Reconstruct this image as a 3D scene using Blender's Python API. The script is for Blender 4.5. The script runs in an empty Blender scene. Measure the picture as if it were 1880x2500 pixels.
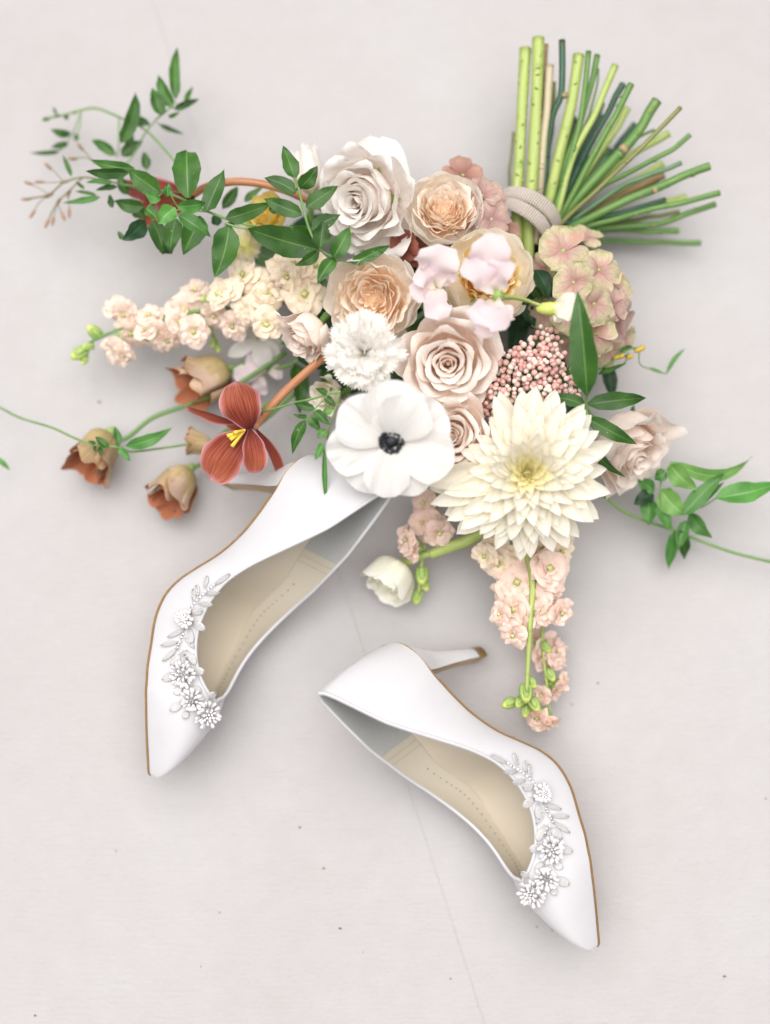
import bpy, math, random
import numpy as np
from mathutils import Matrix, Vector

# ------------------------------------------------------------------ camera, world, sun, exposure
sc = bpy.context.scene
col = sc.collection
PW, PH = 1880, 2500                       # photograph size in pixels
CD, CT = 0.89, math.radians(8)            # camera distance and tilt off the vertical
K = 0.64 / PH / CD                        # tangent per pixel
CAM = np.array([0, -CD * math.sin(CT), CD * math.cos(CT)])
AX = np.array([1.0, 0, 0]); AB = np.array([0, -math.sin(CT), math.cos(CT)]); AU = np.cross(AB, AX)

cd = bpy.data.cameras.new('camera'); cam = bpy.data.objects.new('camera', cd); col.objects.link(cam)
cam.matrix_world = Matrix(((AX[0], AU[0], AB[0], CAM[0]), (AX[1], AU[1], AB[1], CAM[1]), (AX[2], AU[2], AB[2], CAM[2]), (0, 0, 0, 1)))
cd.sensor_fit = 'VERTICAL'; cd.sensor_height = 36; cd.sensor_width = 36
cd.lens = 18 / (0.32 / CD); cd.clip_start = 0.02; cd.clip_end = 50
cd.dof.use_dof = True; cd.dof.focus_distance = 0.815; cd.dof.aperture_fstop = 1.7
sc.camera = cam

SUN_EL, SUN_AZ = math.radians(79), math.radians(112)      # azimuth measured from +X towards +Y (top of the picture)
w = bpy.data.worlds.new('World'); sc.world = w; w.use_nodes = True
nt = w.node_tree; bg = nt.nodes['Background']
sky = nt.nodes.new('ShaderNodeTexSky'); sky.sky_type = 'NISHITA'; sky.sun_disc = False
sky.sun_elevation = SUN_EL; sky.sun_rotation = math.pi / 2 - SUN_AZ
sky.dust_density = 6; sky.air_density = 1.0
hs = nt.nodes.new('ShaderNodeHueSaturation'); hs.inputs['Saturation'].default_value = 0.04   # overcast: grey light
nt.links.new(sky.outputs[0], hs.inputs['Color']); nt.links.new(hs.outputs[0], bg.inputs[0])
bg.inputs[1].default_value = 0.05
sl = bpy.data.lights.new('sun', 'SUN'); sun = bpy.data.objects.new('sun', sl); col.objects.link(sun)
sl.energy = 2.8; sl.angle = math.radians(78); sl.color = (1, 0.955, 0.915)
d = Vector((math.cos(SUN_EL) * math.cos(SUN_AZ), math.cos(SUN_EL) * math.sin(SUN_AZ), math.sin(SUN_EL)))
sun.rotation_euler = d.to_track_quat('Z', 'Y').to_euler(); sun.location = d * 3
sc.view_settings.view_transform = 'Standard'; sc.view_settings.look = 'None'; sc.view_settings.gamma = 1
sc.view_settings.exposure = 0.58
sc.render.engine = 'CYCLES'
sc.cycles.max_bounces = 20; sc.cycles.diffuse_bounces = 16; sc.cycles.transmission_bounces = 16

# ------------------------------------------------------------------ helpers
WM = {}
def P(px, py, z):
    d = -AB + (px - PW / 2) * K * AX - (py - PH / 2) * K * AU
    return CAM + (z - CAM[2]) / d[2] * d
def proj(p):
    q = np.asarray(p) - CAM; dd = -(q @ AB)
    return np.stack([PW / 2 + (q @ AX) / dd / K, PH / 2 - (q @ AU) / dd / K], -1)
def ms(px, z): return px * K * (CD - z * 1.0)
ZF = {'A': (0, 50, .421), 'B': (600, 250, .421), 'C': (1150, 50, .421), 'D': (0, 650, .421), 'E': (600, 750, .421),
      'F': (1180, 650, .421), 'G': (850, 1150, .421), 'H': (300, 1100, .421), 'I': (750, 1500, .481), 'S': (0, 0, 1)}
def zp(f, p): o = ZF[f]; return (o[0] + p[0] * o[2], o[1] + p[1] * o[2])
def face(lean, tilt):
    """direction a bloom faces: tilt degrees off the line to the camera, leaning to `lean` degrees in the picture"""
    a, t = math.radians(lean), math.radians(tilt)
    return math.cos(t) * AB + math.sin(t) * (math.cos(a) * AX + math.sin(a) * AU)
def frame_z(n, roll=0):
    n = Vector(n).normalized(); q = n.to_track_quat('Z', 'Y'); return q.to_matrix().to_4x4() @ Matrix.Rotation(roll, 4, 'Z')

def link(name, me, parent=None, M=None):
    o = bpy.data.objects.new(name, me); col.objects.link(o); M = M if M is not None else (WM[parent.name] if parent else Matrix())
    WM[o.name] = M.copy()
    if parent: o.parent = parent; o.matrix_basis = WM[parent.name].inverted() @ M
    else: o.matrix_basis = M
    return o
def tag(o, label, cat, group=None, kind=None):
    if label: o['label'] = label
    if cat: o['category'] = cat
    if group: o['group'] = group
    if kind: o['kind'] = kind
    return o
def thing(name, label, cat, loc, group=None):
    return tag(link(name, None, None, Matrix.Translation(Vector(loc))), label, cat, group)
def mesh(name, v, f, mats, uv=None, midx=None, smooth=True):
    me = bpy.data.meshes.new(name); me.from_pydata([tuple(map(float, p)) for p in v], [], f)
    for m in (mats if isinstance(mats, (list, tuple)) else [mats]): me.materials.append(M_[m])
    if smooth: me.polygons.foreach_set('use_smooth', [True] * len(me.polygons))
    if midx is not None: me.polygons.foreach_set('material_index', midx)
    if uv is not None:
        l = me.uv_layers.new(name='UVMap'); vi = np.empty(len(me.loops), int); me.loops.foreach_get('vertex_index', vi)
        l.data.foreach_set('uv', np.asarray(uv, float)[vi].ravel())
    me.update(); return me
def gridf(n, m, off=0, close=False):
    F = []; mm = m if close else m - 1
    for i in range(n - 1):
        for j in range(mm):
            a = off + i * m + j; b = off + i * m + (j + 1) % m
            F.append((a, b, b + m, a + m))
    return F
def sheet(name, pts, mat, back=None, thick=0.0):
    """pts[n,m,3]: n along the length, m across.  back: a second skin just behind, for petals of two colours"""
    n, m, _ = pts.shape
    s, v = np.meshgrid(np.linspace(0, 1, n), np.linspace(0, 1, m), indexing='ij'); uv = np.stack([v, s], -1).reshape(-1, 2)
    V = pts.reshape(-1, 3); F = gridf(n, m)
    if back is None: return mesh(name, V, F, mat, uv)
    du = np.gradient(pts, axis=0); dv = np.gradient(pts, axis=1); nn = np.cross(du, dv); nn /= np.linalg.norm(nn, axis=-1, keepdims=True) + 1e-12
    V2 = (pts + nn * thick).reshape(-1, 3)
    return mesh(name, np.concatenate([V, V2]), F + gridf(n, m, n * m), [mat, back], np.concatenate([uv, uv]), [0] * len(F) + [1] * len(F))
def catmull(pts, n):
    p = np.asarray(pts, float)
    if len(p) == 2: return p[0] + (p[1] - p[0]) * np.linspace(0, 1, n)[:, None]
    p = np.concatenate([[2 * p[0] - p[1]], p, [2 * p[-1] - p[-2]]]); k = len(p) - 3
    out = []
    for t in np.linspace(0, k - 1e-9, n):
        i = int(t); u = t - i; a, b, c, e = p[i:i + 4]
        out.append(.5 * (2 * b + (c - a) * u + (2 * a - 5 * b + 4 * c - e) * u * u + (3 * b - a - 3 * c + e) * u ** 3))
    return np.array(out)
def tube(name, path, rad, mat, sides=8, n=None, capmat=None):
    path = np.asarray(path, float); n = n or max(4, 6 * (len(path) - 1)); c = catmull(path, n)
    r = np.interp(np.linspace(0, 1, n), np.linspace(0, 1, len(np.atleast_1d(rad))), np.atleast_1d(rad))
    t = np.gradient(c, axis=0); t /= np.linalg.norm(t, axis=1, keepdims=True) + 1e-12
    up = np.array([0.13, 0.21, 0.97]); V = []; UV = []
    for i in range(n):
        x = np.cross(t[i], up); x /= np.linalg.norm(x) + 1e-9; y = np.cross(x, t[i])
        for j in range(sides):
            a = 2 * math.pi * j / sides; V.append(c[i] + r[i] * (math.cos(a) * x + math.sin(a) * y)); UV.append((j / sides, i / (n - 1)))
    F = gridf(n, sides, 0, True); k = len(F)
    F.append(tuple(range(sides))); F.append(tuple(range((n - 1) * sides, n * sides)))
    return mesh(name, V, F, [mat] + ([capmat] if capmat else []), UV, [0] * k + [1 if capmat else 0] * 2)
def ball(name, mat, sx=1, sy=1, sz=1, a=8, b=6, noise=0, rng=None):
    V = [(0, 0, -sz)]; 
    for i in range(1, b):
        p = math.pi * i / b - math.pi / 2
        for j in range(a):
            q = 2 * math.pi * j / a; k = 1 + (rng.uniform(-noise, noise) if noise else 0)
            V.append((sx * math.cos(p) * math.cos(q) * k, sy * math.cos(p) * math.sin(q) * k, sz * math.sin(p) * k))
    V.append((0, 0, sz)); F = [(0, 1 + (j + 1) % a, 1 + j) for j in range(a)]
    F += [tuple(1 + x for x in f) for f in gridf(b - 1, a, 0, True)]
    e = len(V) - 1; F += [(e, e - a + j, e - a + (j + 1) % a) for j in range(a)]
    return mesh(name, V, F, mat)
def xf(M, pts):
    A = np.array(M); return pts @ A[:3, :3].T + A[:3, 3]

# ------------------------------------------------------------------ materials (all procedural)
M_ = {}
def nodes(name):
    m = bpy.data.materials.new(name); m.use_nodes = True; M_[name] = m; t = m.node_tree
    return t, t.nodes['Principled BSDF'], t.nodes['Material Output']
def N(t, kind, **kw):
    n = t.nodes.new(kind)
    for k, v in kw.items(): n.inputs[k].default_value = v
    return n
def rgba(c): return (c[0], c[1], c[2], 1)
def ramp(t, stops):
    r = t.nodes.new('ShaderNodeValToRGB'); e = r.color_ramp.elements
    while len(e) < len(stops): e.new(0.5)
    for el, (p, c) in zip(e, stops): el.position = p; el.color = rgba(c)
    return r
def mixc(t, mode, fac, a, b):
    m = t.nodes.new('ShaderNodeMix'); m.data_type = 'RGBA'; m.blend_type = mode
    for s, v in ((m.inputs[0], fac), (m.inputs[6], a), (m.inputs[7], b)):
        if isinstance(v, bpy.types.NodeSocket): t.links.new(v, s)
        else: s.default_value = v if not isinstance(v, tuple) else rgba(v)
    return m.outputs[2]
def petal(name, stops, trans=.30, rough=.55, veins=.25, vscale=(26, 2.2), edge=None, edgew=.12, blot=None, vary=.10, streak=None, bump=.35, sheen=.1, lift=.36):
    """gradient along the petal (base to rim), optional coloured edge, fine lengthwise veins, small blemishes"""
    t, b, out = nodes(name)
    uv = N(t, 'ShaderNodeUVMap'); uv.uv_map = 'UVMap'; sep = N(t, 'ShaderNodeSeparateXYZ'); t.links.new(uv.outputs[0], sep.inputs[0])
    stops = [(p, tuple(min(.965, x ** lift) for x in cc)) for p, cc in stops]
    r = ramp(t, stops); t.links.new(sep.outputs[1], r.inputs[0]); c = r.outputs[0]
    mp = N(t, 'ShaderNodeMapping'); mp.inputs['Scale'].default_value = (vscale[0], vscale[1], 1); t.links.new(uv.outputs[0], mp.inputs[0])
    nz = N(t, 'ShaderNodeTexNoise', Scale=1.0, Detail=3.0); t.links.new(mp.outputs[0], nz.inputs['Vector'])
    if streak:
        sr = ramp(t, [(.44, (0, 0, 0)), (.64, (.85, .85, .85))]); t.links.new(nz.outputs[0], sr.inputs[0]); sm = N(t, 'ShaderNodeMath'); sm.operation = 'MULTIPLY'; t.links.new(sr.outputs[0], sm.inputs[0]); t.links.new(sep.outputs[1], sm.inputs[1]); c = mixc(t, 'MIX', sm.outputs[0], c, streak)
    vr = ramp(t, [(.3, (1 - veins * .5 * (.5 if min(stops[-1][1]) > .5 else 1),) * 3), (.7, (1, 1, 1))]); t.links.new(nz.outputs[0], vr.inputs[0]); c = mixc(t, 'MULTIPLY', 1.0, c, vr.outputs[0])
    if edge:
        # distance to the sides and to the rim
        a = N(t, 'ShaderNodeMath'); a.operation = 'SUBTRACT'; t.links.new(sep.outputs[0], a.inputs[0]); a.inputs[1].default_value = .5
        ab = N(t, 'ShaderNodeMath'); ab.operation = 'ABSOLUTE'; t.links.new(a.outputs[0], ab.inputs[0])
        a2 = N(t, 'ShaderNodeMath'); a2.operation = 'SUBTRACT'; t.links.new(sep.outputs[1], a2.inputs[0]); a2.inputs[1].default_value = .5
        mx = N(t, 'ShaderNodeMath'); mx.operation = 'MAXIMUM'; t.links.new(ab.outputs[0], mx.inputs[0]); t.links.new(a2.outputs[0], mx.inputs[1])
        ad = N(t, 'ShaderNodeMath'); ad.operation = 'MULTIPLY_ADD'; t.links.new(nz.outputs[0], ad.inputs[0]); ad.inputs[1].default_value = .14; t.links.new(mx.outputs[0], ad.inputs[2])
        er = ramp(t, [(.57 - edgew, (0, 0, 0)), (.57, (1, 1, 1))]); t.links.new(ad.outputs[0], er.inputs[0]); c = mixc(t, 'MIX', er.outputs[0], c, edge)
    geo = N(t, 'ShaderNodeNewGeometry')
    if blot:
        n2 = N(t, 'ShaderNodeTexNoise', Scale=blot[0], Detail=4.0); t.links.new(geo.outputs['Position'], n2.inputs['Vector'])
        br = ramp(t, [(blot[1], (0, 0, 0)), (blot[1] + .08, (1, 1, 1))]); t.links.new(n2.outputs[0], br.inputs[0]); c = mixc(t, 'MIX', br.outputs[0], c, blot[2])
    oi = N(t, 'ShaderNodeObjectInfo'); mr = N(t, 'ShaderNodeMapRange'); t.links.new(oi.outputs['Random'], mr.inputs[0])
    mr.inputs[3].default_value = 1 - vary * (.5 if min(stops[-1][1]) > .5 else 1); mr.inputs[4].default_value = 1 + vary * .2
    hv = N(t, 'ShaderNodeHueSaturation'); t.links.new(c, hv.inputs['Color']); t.links.new(mr.outputs[0], hv.inputs['Value']); c = hv.outputs[0]
    t.links.new(c, b.inputs['Base Color']); b.inputs['Roughness'].default_value = rough
    b.inputs['Specular IOR Level'].default_value = .3
    b.inputs['Sheen Weight'].default_value = sheen; b.inputs['Sheen Roughness'].default_value = .5
    bp = N(t, 'ShaderNodeBump', Strength=bump, Distance=.0004); t.links.new(nz.outputs[0], bp.inputs['Height']); t.links.new(bp.outputs[0], b.inputs['Normal'])
    tr = N(t, 'ShaderNodeBsdfTranslucent'); t.links.new(c, tr.inputs[0])
    mx = N(t, 'ShaderNodeMixShader'); mx.inputs[0].default_value = trans
    t.links.new(b.outputs[0], mx.inputs[1]); t.links.new(tr.outputs[0], mx.inputs[2]); t.links.new(mx.outputs[0], out.inputs[0])
def leafm(name, c1, c2, rib, trans=.22, rough=.42):
    t, b, out = nodes(name)
    uv = N(t, 'ShaderNodeUVMap'); uv.uv_map = 'UVMap'; sep = N(t, 'ShaderNodeSeparateXYZ'); t.links.new(uv.outputs[0], sep.inputs[0])
    geo = N(t, 'ShaderNodeNewGeometry'); nz = N(t, 'ShaderNodeTexNoise', Scale=90.0, Detail=5.0); t.links.new(geo.outputs['Position'], nz.inputs['Vector'])
    r = ramp(t, [(.32, c1), (.68, c2)]); t.links.new(nz.outputs[0], r.inputs[0])
    a = N(t, 'ShaderNodeMath'); a.operation = 'SUBTRACT'; t.links.new(sep.outputs[0], a.inputs[0]); a.inputs[1].default_value = .5
    ab = N(t, 'ShaderNodeMath'); ab.operation = 'ABSOLUTE'; t.links.new(a.outputs[0], ab.inputs[0])
    rr = ramp(t, [(.012, (1, 1, 1)), (.035, (0, 0, 0))]); t.links.new(ab.outputs[0], rr.inputs[0])
    # side veins: |x| - y stripes
    sv = N(t, 'ShaderNodeMath'); sv.operation = 'MULTIPLY_ADD'; t.links.new(ab.outputs[0], sv.inputs[0]); sv.inputs[1].default_value = -1.1; t.links.new(sep.outputs[1], sv.inputs[2])
    sn = N(t, 'ShaderNodeMath'); sn.operation = 'MULTIPLY'; t.links.new(sv.outputs[0], sn.inputs[0]); sn.inputs[1].default_value = 52
    si = N(t, 'ShaderNodeMath'); si.operation = 'SINE'; t.links.new(sn.outputs[0], si.inputs[0])
    sr = ramp(t, [(.9, (0, 0, 0)), (1, (.3, .3, .3))]); t.links.new(si.outputs[0], sr.inputs[0])
    c = mixc(t, 'MIX', sr.outputs[0], r.outputs[0], rib); c = mixc(t, 'MIX', rr.outputs[0], c, rib)
    n3 = N(t, 'ShaderNodeTexNoise', Scale=420.0, Detail=2.0); t.links.new(geo.outputs['Position'], n3.inputs['Vector'])
    s3 = ramp(t, [(.72, (0, 0, 0)), (.78, (1, 1, 1))]); t.links.new(n3.outputs[0], s3.inputs[0]); c = mixc(t, 'MIX', s3.outputs[0], c, (.28, .34, .14))
    oi = N(t, 'ShaderNodeObjectInfo'); mr = N(t, 'ShaderNodeMapRange'); t.links.new(oi.outputs['Random'], mr.inputs[0]); mr.inputs[3].default_value = .72; mr.inputs[4].default_value = 1.25
    hv = N(t, 'ShaderNodeHueSaturation'); t.links.new(c, hv.inputs['Color']); t.links.new(mr.outputs[0], hv.inputs['Value']); c = hv.outputs[0]
    t.links.new(c, b.inputs['Base Color']); b.inputs['Roughness'].default_value = rough; b.inputs['Specular IOR Level'].default_value = .45
    bp = N(t, 'ShaderNodeBump', Strength=.5, Distance=.0004); t.links.new(sr.outputs[0], bp.inputs['Height']); t.links.new(bp.outputs[0], b.inputs['Normal'])
    tr = N(t, 'ShaderNodeBsdfTranslucent'); t.links.new(c, tr.inputs[0]); mx = N(t, 'ShaderNodeMixShader'); mx.inputs[0].default_value = trans
    t.links.new(b.outputs[0], mx.inputs[1]); t.links.new(tr.outputs[0], mx.inputs[2]); t.links.new(mx.outputs[0], out.inputs[0])
def stemm(name, c, c2, blot, rough=.5):
    t, b = plain(name, c, rough, c2=c2, scale=3, bump=.5, bscale=700, stretch=(11, 1.6, 1))
    src = b.inputs['Base Color'].links[0].from_socket; geo = N(t, 'ShaderNodeNewGeometry')
    nz = N(t, 'ShaderNodeTexNoise', Scale=140.0, Detail=4.0); t.links.new(geo.outputs['Position'], nz.inputs['Vector'])
    r = ramp(t, [(.60, (0, 0, 0)), (.72, (.75, .75, .75))]); t.links.new(nz.outputs[0], r.inputs[0]); t.links.new(mixc(t, 'MIX', r.outputs[0], src, blot), b.inputs['Base Color'])
def plain(name, c, rough=.5, metal=0., c2=None, scale=60., bump=0., bscale=800., coat=0., vary=0., sheen=0., spec=.5, stretch=None):
    t, b, out = nodes(name)
    geo = N(t, 'ShaderNodeNewGeometry'); src = geo.outputs['Position']
    if stretch:
        uv = N(t, 'ShaderNodeUVMap'); uv.uv_map = 'UVMap'; mp = N(t, 'ShaderNodeMapping'); mp.inputs['Scale'].default_value = stretch; t.links.new(uv.outputs[0], mp.inputs[0]); src = mp.outputs[0]
    nz = N(t, 'ShaderNodeTexNoise', Scale=scale, Detail=5.0); t.links.new(src, nz.inputs['Vector'])
    r = ramp(t, [(.3, c), (.7, c2 or tuple(min(1, x * 1.08) for x in c))]); t.links.new(nz.outputs[0], r.inputs[0]); cc = r.outputs[0]
    if vary:
        oi = N(t, 'ShaderNodeObjectInfo'); mr = N(t, 'ShaderNodeMapRange'); t.links.new(oi.outputs['Random'], mr.inputs[0]); mr.inputs[3].default_value = 1 - vary; mr.inputs[4].default_value = 1 + vary * .5
        hv = N(t, 'ShaderNodeHueSaturation'); t.links.new(cc, hv.inputs['Color']); t.links.new(mr.outputs[0], hv.inputs['Value']); cc = hv.outputs[0]
    t.links.new(cc, b.inputs['Base Color']); b.inputs['Roughness'].default_value = rough; b.inputs['Metallic'].default_value = metal
    b.inputs['Coat Weight'].default_value = coat; b.inputs['Sheen Weight'].default_value = sheen; b.inputs['Specular IOR Level'].default_value = spec
    if bump:
        n2 = N(t, 'ShaderNodeTexNoise', Scale=bscale, Detail=3.0); t.links.new(geo.outputs['Position'], n2.inputs['Vector'])
        bp = N(t, 'ShaderNodeBump', Strength=bump, Distance=.0005); t.links.new(n2.outputs[0], bp.inputs['Height']); t.links.new(bp.outputs[0], b.inputs['Normal'])
    return t, b

# petals
petal('sand_petal', [(0, (.90, .70, .53)), (.35, (.94, .80, .70)), (.8, (.96, .865, .795)), (1, (.965, .88, .815))], lift=1.0, blot=(70, .70, (.90, .70, .56)))
petal('blush_petal', [(0, (.94, .77, .64)), (.35, (.96, .885, .835)), (.8, (.97, .925, .89)), (1, (.97, .93, .90))], lift=1.0, blot=(60, .72, (.93, .80, .68)))
petal('peach_petal', [(0, (.97, .74, .50)), (.4, (.975, .82, .65)), (.8, (.978, .87, .75)), (1, (.978, .90, .81))], lift=1.0)
petal('peach_guard_petal', [(0, (.97, .86, .75)), (.5, (.978, .915, .845)), (1, (.98, .94, .89))], lift=1.0, trans=.28)
petal('gold_petal', [(0, (.96, .62, .10)), (.5, (.97, .75, .28)), (1, (.97, .87, .56))], lift=1.0)
petal('cream_petal', [(0, (.95, .85, .62)), (.5, (.96, .91, .78)), (1, (.965, .925, .84))], lift=1.0)
petal('white_petal', [(0, (.82, .84, .70)), (.22, (.86, .845, .82)), (1, (.885, .875, .86))], veins=.42, vscale=(20, 1.6), lift=1.0, bump=.9, trans=.36)
petal('carnation_petal', [(0, (.92, .89, .78)), (.4, (.93, .91, .875)), (1, (.94, .925, .90))], lift=1.0, veins=.06, trans=.5, bump=.15)
petal('dahlia_petal', [(0, (.85, .77, .42)), (.3, (.90, .85, .68)), (1, (.91, .88, .79))], veins=.16, trans=.36, lift=.9)
petal('dahlia_heart_petal', [(0, (.70, .68, .16)), (.5, (.88, .80, .38)), (1, (.91, .86, .62))], veins=.1, lift=.7)
petal('stock_petal', [(0, (.70, .78, .28)), (.2, (.95, .91, .72)), (.55, (.96, .835, .735)), (1, (.955, .79, .69))], lift=1.0, veins=.2, blot=(90, .70, (.92, .70, .58)))
petal('stock_pink_petal', [(0, (.68, .74, .28)), (.18, (.94, .86, .72)), (.55, (.955, .79, .70)), (1, (.95, .755, .665))], lift=1.0, veins=.2)
petal('stock_cream_petal', [(0, (.66, .76, .18)), (.3, (.96, .92, .68)), (.7, (.965, .86, .70)), (1, (.96, .82, .685))], lift=1.0, veins=.2)
petal('hydrangea_petal', [(0, (.55, .24, .22)), (.35, (.66, .42, .34)), (.75, (.70, .60, .36)), (1, (.68, .66, .34))], veins=.6, vscale=(18, 3), blot=(55, .60, (.62, .36, .28)), trans=.25, vary=.16, lift=.85)
petal('hydrangea_pink_petal', [(0, (.46, .22, .22)), (.5, (.62, .38, .33)), (1, (.68, .50, .40))], veins=.6, vscale=(18, 3), blot=(55, .62, (.55, .40, .24)), trans=.25, vary=.2, lift=.85)
petal('mauve_petal', [(0, (.30, .12, .09)), (.5, (.50, .26, .21)), (1, (.58, .36, .27))], veins=.5, trans=.25, vary=.2, lift=.95)
petal('maroon_petal', [(0, (.14, .03, .02)), (.6, (.30, .08, .055)), (1, (.40, .15, .10))], veins=.5, trans=.2, vary=.2, lift=.95)
petal('sweet_pea_petal', [(0, (.90, .84, .72)), (.4, (.95, .83, .86)), (1, (.955, .845, .89))], lift=1.0, veins=.1, trans=.5)
petal('tan_petal', [(0, (.40, .34, .10)), (.5, (.62, .48, .24)), (1, (.68, .48, .28))], lift=1.0, veins=.6, trans=.2, blot=(45, .55, (.68, .50, .38)))
petal('rust_petal', [(0, (.28, .08, .03)), (.5, (.50, .16, .075)), (1, (.60, .22, .11))], lift=1.0, veins=.5, trans=.2)
petal('tulip_petal', [(0, (.12, .012, .01)), (.3, (.28, .035, .022)), (.7, (.38, .065, .032)), (1, (.42, .10, .065))], lift=1.0, veins=.6, vscale=(52, 1.3), edge=(.70, .32, .36), edgew=.10, streak=(.68, .26, .14), trans=.25, bump=.8, vary=.15)
petal('yellow_petal', [(0, (.80, .52, .05)), (.6, (.94, .72, .12)), (1, (.95, .79, .24))], veins=.25, lift=.75)
petal('bud_petal', [(0, (.74, .78, .44)), (.35, (.93, .92, .76)), (1, (.96, .955, .88))], lift=1.0, veins=.2)
# greens
leafm('jasmine_leaf', (.022, .088, .010), (.052, .155, .020), (.14, .27, .07))
leafm('young_leaf', (.05, .19, .03), (.09, .27, .05), (.2, .38, .12))
leafm('light_leaf', (.10, .25, .05), (.16, .33, .08), (.28, .44, .16), trans=.3)
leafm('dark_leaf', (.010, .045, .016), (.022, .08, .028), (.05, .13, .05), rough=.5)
plain('vine_stem', (.11, .24, .06), .5, c2=(.20, .32, .10), scale=120)
plain('brown_stem', (.26, .20, .10), .6, c2=(.15, .18, .07), scale=160)
stemm('lime_stem', (0.3, 0.4, 0.085), (0.44, 0.52, 0.18), (0.22, 0.34, 0.06), .45)
stemm('green_stem', (0.05, 0.15, 0.025), (0.17, 0.31, 0.075), (0.2, 0.24, 0.09), .45)
stemm('teal_stem', (0.014, 0.06, 0.036), (0.05, 0.13, 0.075), (0.1, 0.1, 0.05), .45)
stemm('grey_green_stem', (0.07, 0.16, 0.08), (0.15, 0.26, 0.14), (0.18, 0.22, 0.12), .45)
stemm('olive_stem', (0.12, 0.145, 0.035), (0.27, 0.28, 0.1), (0.16, 0.1, 0.05), .45)
stemm('beige_stem', (0.42, 0.35, 0.23), (0.54, 0.48, 0.32), (0.34, 0.36, 0.16), .45)
stemm('brown_cut_stem', (0.18, 0.11, 0.045), (0.33, 0.23, 0.1), (0.12, 0.08, 0.04), .45)
stemm('copper_stem', (0.36, 0.13, 0.055), (0.48, 0.23, 0.11), (0.5, 0.33, 0.16), .45)
plain('cut_face', (.50, .58, .27), .7, c2=(.34, .42, .18), scale=900)
plain('scar', (.22, .34, .07), .6, c2=(.30, .24, .10), scale=500)
plain('knot', (.22, .15, .07), .7, c2=(.42, .33, .18), scale=500)
plain('calyx', (.24, .38, .09), .5, c2=(.36, .50, .16), scale=200)
plain('lime_bud', (.45, .56, .10), .5, c2=(.62, .68, .22), scale=300)
plain('flower_eye', (.50, .56, .16), .6, c2=(.72, .70, .34), scale=600, vary=.3)
plain('brown_bud', (.30, .17, .10), .6, c2=(.46, .28, .20), scale=300)
plain('rice_bud', (.74, .36, .34), .45, c2=(.88, .62, .56), scale=260, vary=.18)
plain('rice_bud_pale', (.84, .62, .56), .45, c2=(.90, .76, .69), scale=260, vary=.1)
plain('black_heart', (.006, .007, .012), .55, c2=(.02, .022, .03), scale=400)
plain('pollen', (.75, .55, .06), .7)
# shoe
plain('satin', (.575, .572, .598), .36, c2=(.60, .597, .622), scale=45, bump=.10, bscale=1600, sheen=.25, spec=.45)
plain('edge_gold', (.33, .18, .06), .45, metal=.25, c2=(.42, .24, .09), scale=300, bump=.2)
plain('tan_leather', (.50, .33, .17), .42, c2=(.55, .38, .21), scale=80)
plain('heel_tip', (.32, .20, .055), .35, metal=.4, c2=(.38, .25, .09), scale=150)
plain('lining', (.60, .55, .46), .5, c2=(.62, .57, .48), scale=30, bump=.05, bscale=1500)
plain('insole', (.58, .52, .42), .45, c2=(.60, .54, .45), scale=30, bump=.05, bscale=1500)
plain('grey_lining', (.42, .435, .435), .7, c2=(.47, .485, .485), scale=700, bump=.25, bscale=1800, sheen=.3)
plain('stitch', (.42, .37, .29), .8)
plain('hole', (.05, .045, .035), .9)
plain('pearl', (.66, .645, .66), .18, c2=(.72, .69, .71), scale=200, coat=.6, sheen=.1)
plain('seed_bead', (.47, .465, .465), .3, c2=(.58, .575, .575), scale=1500, bump=.9, bscale=1300, coat=.3)
plain('crystal', (.42, .42, .45), .08, metal=.8, c2=(.9, .9, .92), scale=900)
# ribbon
t, b = plain('ribbon_weave', (.74, .66, .59), .75, c2=(.80, .72, .65), scale=90, sheen=.3)
uv = N(t, 'ShaderNodeUVMap'); uv.uv_map = 'UVMap'; wv = N(t, 'ShaderNodeTexWave', Scale=1.0); mp = N(t, 'ShaderNodeMapping'); mp.inputs['Scale'].default_value = (1, 3.3, 1)
sb = b.inputs['Base Color'].links[0].from_socket
wv.bands_direction = 'Y'; t.links.new(uv.outputs[0], mp.inputs[0]); t.links.new(mp.outputs[0], wv.inputs['Vector'])
bp = N(t, 'ShaderNodeBump', Strength=1.0, Distance=.0009); t.links.new(wv.outputs[0], bp.inputs['Height']); t.links.new(bp.outputs[0], b.inputs['Normal'])
rw = ramp(t, [(.2, (.42, .38, .34)), (.6, (1, 1, 1))]); t.links.new(wv.outputs[0], rw.inputs[0]); t.links.new(mixc(t, 'MULTIPLY', 1.0, sb, rw.outputs[0]), b.inputs['Base Color'])  # rib grooves darkened in the colour to stand in for their shade
# ground
t, b, out = nodes('plaster')
geo = N(t, 'ShaderNodeNewGeometry')
n1 = N(t, 'ShaderNodeTexNoise', Scale=5.0, Detail=6.0, Roughness=.6); n2 = N(t, 'ShaderNodeTexNoise', Scale=70.0, Detail=6.0, Roughness=.65)
for n in (n1, n2): t.links.new(geo.outputs['Position'], n.inputs['Vector'])
r1 = ramp(t, [(.3, (.425, .404, .408)), (.5, (.438, .424, .430)), (.7, (.452, .444, .452))]); t.links.new(n1.outputs[0], r1.inputs[0])
r2 = ramp(t, [(.3, (.965, .962, .96)), (.65, (1, 1, 1))]); t.links.new(n2.outputs[0], r2.inputs[0]); c = mixc(t, 'MULTIPLY', 1.0, r1.outputs[0], r2.outputs[0])
n4 = N(t, 'ShaderNodeTexNoise', Scale=260.0, Detail=2.0); t.links.new(geo.outputs['Position'], n4.inputs['Vector'])
r4 = ramp(t, [(.76, (1, 1, 1)), (.80, (.86, .84, .82))]); t.links.new(n4.outputs[0], r4.inputs[0]); c = mixc(t, 'MULTIPLY', 1.0, c, r4.outputs[0])
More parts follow.
